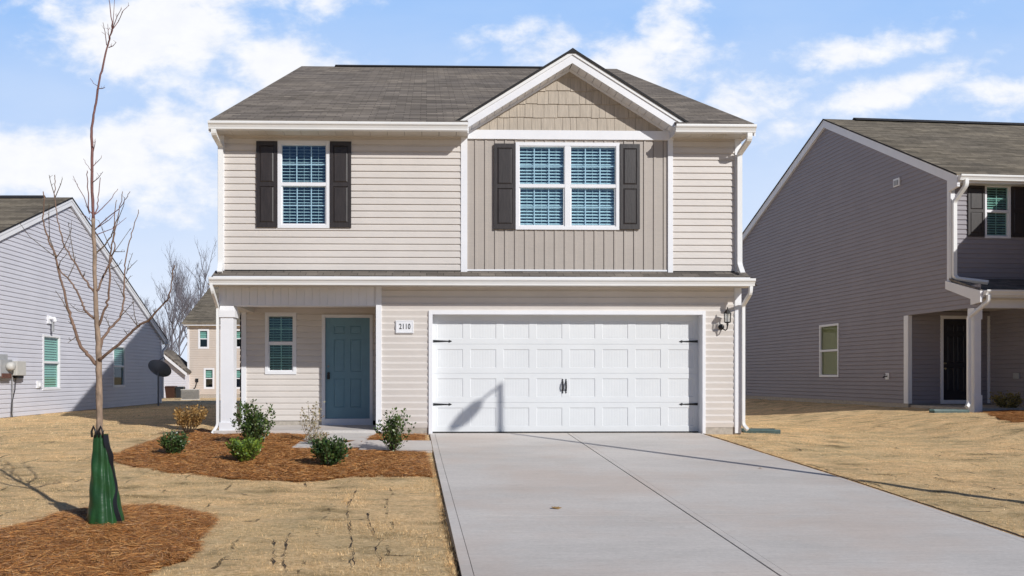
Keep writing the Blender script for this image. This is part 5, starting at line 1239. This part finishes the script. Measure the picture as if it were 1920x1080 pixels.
# ================================================================== BACKGROUND HOUSES
YBH = 52.0; pb = at(352, 700, YBH); zgB = Z(352, 746, YBH)
BH = thing('house', 'distant two storey tan house seen between the grey house and the porch column', 'house', (pb.x, YBH, 0))
FB = Fac('front', 0, BH); zeB = FB.hit(352, 611)[1]
hl = [FB.rect(371.5, 617, 392, 654), FB.rect(440, 617, 461, 653.5), FB.rect(382, 690, 402, 729.5), FB.rect(437, 690, 457.5, 729.5)]
hw_ = []
for r_ in hl:
    hw_.append(window(BH, FB, r_, cas=.12, cols=1, rows=1, tilt=70, glass='glass_green', pitch=.12, slatw=.10, drop=.5, gap=.10))
mb = MB(); siding(mb, FB, 0, 11, zgB + .25, zeB, .16, hw_); siding(mb, Fac('left', 0), 0, 14, zgB + .25, zeB, .16); mb.build('siding_wall', 'tan_siding', BH)
mb = MB(); FB.box(mb, -.02, .12, zgB, zeB, -.05, .04); mb.nx(); FB.box(mb, -.2, 11.2, zeB, zeB + .22, .02, .34); mb.build('trim', 'white', BH)
mb = MB(); FB.box(mb, 0, 11, zgB - .5, zgB + .25, -.3, 0); mb.build('foundation', 'foundation', BH)
mb = MB(); zrB = zeB + .2 + 7.3 * .5
mb.prism([(-.3, -.4, zeB + .2), (11.3, -.4, zeB + .2), (11.3, 6.9, zrB), (-.3, 6.9, zrB)], (0, 0, -.1)); mb.prism([(-.3, 14.4, zeB + .2), (11.3, 14.4, zeB + .2), (11.3, 6.9, zrB), (-.3, 6.9, zrB)], (0, 0, -.1)); mb.build('roof', 'shingle_brown', BH)
mb = MB(); mb.prism([(0, 0, zeB), (0, 14, zeB), (0, 7, zrB - .2)], (.1, 0, 0)); mb.build('gable_wall', 'tan_siding', BH)
u, v = FB.hit(369.5, 713); mb = MB(); FB.box(mb, u - .1, u + .1, v - .12, v + .12, .01, .08); mb.tube([FB.P(u, v - .1, .05), FB.P(u - .1, v - .5, .06), FB.P(u - .45, v - .85, .1)], .035, 6); mb.build('wiring_box', 'black_metal', BH)
YSH = 51.3; ps = at(349, 700, YSH); zgS = Z(340, 746, YSH)
SH = thing('house', 'small far grey shed roofed house between the left house and the tan house', 'house', (ps.x, YSH, 0))
FSh = Fac('front', 0, SH); zE = FSh.hit(349, 693)[1]; pkS = FSh.hit(304, 656); 
mb = MB(); xq = pkS[0]; sq_ = (pkS[1] - zE) / (0 - xq)
siding(mb, FSh, lambda v: 2 * xq if v < zE else 2 * xq + (v - zE) / sq_, lambda v: 0 if v < zE else -(v - zE) / sq_, zgS, pkS[1] - .1, .16, extra=(zE,)); mb.build('siding_wall', 'grey_siding', SH)
mb = MB()
for xe in (.15, 2 * xq - .15): ze = pkS[1] - abs(xe - xq) * sq_; mb.prism([(xe, -.3, ze), (xq, -.3, pkS[1]), (xq, 2.1, pkS[1] + .05), (xe, 2.1, ze + .05)], (0, 0, -.12))
mb.build('roof', 'shingle_y', SH)
mb = MB()
for xe in (.15, 2 * xq - .15): ze = pkS[1] - abs(xe - xq) * sq_ - .13; mb.prism([(xe, -.32, ze), (xq, -.32, pkS[1] - .13), (xq, -.32, pkS[1] - .36), (xe, -.32, ze - .22)], (0, .05, 0))
mb.build('trim', 'white', SH); mb = MB(); mb.box((2 * xq, .05, zgS), (0, 2.0, zE)); mb.build('side_wall', 'grey_siding', SH)

# ac unit, bins, satellite dish
p = G(357, 750.0); AC = thing('air_conditioner', 'grey outdoor air conditioner unit beside the distant tan house', 'air conditioner', (p.x, p.y, p.z))
s_ = 27 / FPX * p.y / 2; h_ = 20 / FPX * p.y; mb = MB(); mb.box((-s_, -s_, .0), (s_, s_, .06)); mb.build('base_pan', 'meter_beige', AC); mb = MB(); mb.box((-s_, -s_, h_ - .05), (s_, s_, h_)); mb.build('cap', 'meter_beige', AC)
mb = MB()
for k in range(9): z = .08 + k * (h_ - .16) / 9; mb.box((-s_ * .97, -s_ * .97, z), (s_ * .97, s_ * .97, z + (h_ - .16) / 9 * .6))
mb.box((-s_ * .9, -s_ * .9, .06), (s_ * .9, s_ * .9, h_ - .05)); mb.build('louvres', 'ac_grey', AC)
for (pa, pb_, pt, mt, lb) in ((312, 330, 724, 'bin_brown', 'dark brown wheeled trash bin in the shade of the far shed'), (331.5, 345, 725, 'bin_dark', 'black wheeled trash bin beside the brown bin')):
    a = G(pa, 747.5); b = G(pb_, 747.5); o = thing('trash_bin', lb, 'bin', ((a.x + b.x) / 2, a.y, a.z)); w_ = (b.x - a.x) / 2; h_ = (747.5 - pt) / FPX * a.y
    mb = MB(); mb.hexa([(-w_ * .8, -w_ * .8, .05), (w_ * .8, -w_ * .8, .05), (w_ * .8, w_ * .8, .05), (-w_ * .8, w_ * .8, .05), (-w_, -w_, h_ * .9), (w_, -w_, h_ * .9), (w_, w_, h_ * .9), (-w_, w_, h_ * .9)]); mb.build('bin_body', mt, o)
    mb = MB(); mb.hexa([(-w_ * 1.05, -w_ * 1.1, h_ * .9), (w_ * 1.05, -w_ * 1.1, h_ * .9), (w_ * 1.05, w_, h_ * .9), (-w_ * 1.05, w_, h_ * .9), (-w_ * .9, -w_ * .9, h_), (w_ * .9, -w_ * .9, h_), (w_ * .9, w_ * .9, h_), (-w_ * .9, w_ * .9, h_)]); mb.build('lid', mt, o)
p = G(297, 762); SD = thing('satellite_dish', 'dark satellite dish on a thin pole behind the grey house corner', 'satellite dish', (p.x, p.y, p.z))
zc = (762 - 697) / FPX * p.y; Rx = 22 / FPX * p.y
mb = MB(); mb.tube([(0, 0, 0), (0, 0, zc)], .03, 8); mb.build('pole', 'dish_grey', SD)
mb = MB(); V = []; rg = 8; sg = 28
for i in range(rg + 1):
    for k in range(sg): a = 2 * math.pi * k / sg; q = i / rg; V.append((Rx * q * math.cos(a), Rx * .95 * q * math.sin(a), .16 * q * q))
Fc = [(i * sg + k, i * sg + (k + 1) % sg, (i + 1) * sg + (k + 1) % sg, (i + 1) * sg + k) for i in range(rg) for k in range(sg)]
mm = Matrix.Translation((0, -.06, zc)) @ Matrix.Rotation(R(12), 4, 'Y') @ Matrix.Rotation(R(-48), 4, 'X')
V2 = [mm @ (Vector(v) + Vector((0, 0, .012))) for v in V]; V1 = [mm @ Vector(v) for v in V]
mb.mesh(V1, Fc); mb.mesh(V2, Fc); mb.build('reflector', 'dish_grey', SD, smooth=True)
mb = MB(); mb.tube([mm @ Vector((0, -Rx * .9, .13)), mm @ Vector((0, -Rx * .5, .55)), mm @ Vector((0, 0, .62))], .02, 6); mb.build('feed_arm', 'dish_grey', SD)

# ================================================================== STREET LAMP (its shadow lies across the driveway)
top = Vector((X(938, YW + .17), YW + .17, Z(938, 721, YW + .17)))
k_ = 6.75; lp = top - Vector((-.87, 1, -.786)) * k_
gl = float(g(lp.x, lp.y)); SL = thing('street_lamp', 'grey street lamp with a single short arm beside the driveway', 'street lamp', (lp.x, lp.y, gl))
H = lp.z - gl; mb = MB(); mb.tube([(0, 0, -.1), (0, 0, H * .5), (0, 0, H)], [.06, .052, .042], 12); mb.lathe((0, 0, 0), [(.12, 0), (.12, .12), (.07, .2)], 12); mb.build('pole', 'lamp_metal', SL)
mb = MB(); mb.tube([(0, 0, H - .03), (0, -.25, H + .02), (0, -.50, H + .02)], .022, 8); mb.build('arm', 'lamp_metal', SL)
mb = MB(); mb.tube([(0, -.42, H + .02), (0, -.50, H + .0), (0, -.75, H - .01), (0, -.98, H), (0, -1.06, H + .02)], [.05, .10, .12, .07, .02], 12); mb.build('luminaire', 'lamp_metal', SL, smooth=True)

# ================================================================== FAR BARE TREES
def far_tree(px, pyt, Y, seed, label, sp=.42):
    r = random.Random(seed); b = at(px, 700, Y); zg_ = float(g(b.x, Y)); zt = Z(px, pyt, Y); H = zt - zg_
    o = thing('bare_tree', label, 'tree', (b.x, Y, zg_), 0, 'bare winter trees behind the far houses'); tk = MB(); tw = MB()
    def grow(p, d, L, rad, lev):
        n = 4; pts = [p]; dd_ = d.copy()
        for i in range(n):
            dd_ = (dd_ + Vector((r.gauss(0, .10), r.gauss(0, .10), .05))).normalized(); pts.append(pts[-1] + dd_ * L / n)
        (tk if lev < 2 else tw).tube(pts, [rad * (1 - .45 * i / n) for i in range(n + 1)], 5 if lev < 2 else 3, cap=False)
        if lev >= 5: return
        for i in range({0: 9, 1: 5, 2: 4, 3: 3, 4: 3}[lev]):
            t = r.uniform(.35 if lev == 0 else .15, 1.0); k = min(n - 1, int(t * n)); q = pts[k].lerp(pts[k + 1], t * n - k)
            a = r.uniform(0, 6.28); s = Vector((math.cos(a), math.sin(a), 0)) * r.uniform(.4, 1.0) * (sp / .42)
            grow(q, (dd_ * .9 + s + Vector((0, 0, .55))).normalized(), L * r.uniform(.36, .55) * (1.15 if lev == 0 else 1.1), rad * .48, lev + 1)
    grow(Vector((0, 0, -.3)), Vector((0, 0, 1)), H * .72, H * .013, 0)
    tk.build('trunk', 'bark_far', o); tw.build('crown', 'bark_far', o)
for i, (px, pt, Y, lb) in enumerate([(322, 530, 105, 'tall thin bare winter tree directly above the far shed roof'), (366, 520, 112, 'bare winter tree behind the tan house roof, taller right one'),
        (392, 528, 118, 'bare winter tree just left of the porch gutter, behind the tan roof'), (343, 560, 92, 'shorter dense bare winter tree between the two tall ones'), (292, 575, 120, 'low bare winter tree just above the left house eave'), (306, 590, 98, 'short bare winter tree right behind the grey house corner')]):
    far_tree(px, pt, Y, 31 + i, lb)

# small litter
def leafobj(label, px, py, s, rz):
    p = G(px, py); o = MB(); 
    pts = [(0, -.5), (.25, -.25), (.45, -.1), (.3, .1), (.35, .35), (.1, .3), (0, .55), (-.1, .3), (-.35, .35), (-.3, .1), (-.45, -.1), (-.25, -.25)]
    o.prism([(a * s, b * s * .6, .004 + .012 * abs(a)) for a, b in pts], (0, 0, .002)); ob = o.build('fallen_leaf', 'leaf_brown'); ob.location = (p.x, p.y, dz(p.y) + .002); ob.rotation_euler = (R(8), R(5), rz)
    tag(ob, label, 'leaf')
leafobj('dry brown leaf lying on the driveway left of the centre joint', 1043, 958, .13, .4)
leafobj('tiny dry leaf beside the lamp post shadow on the driveway', 1426, 882, .06, 1.2)
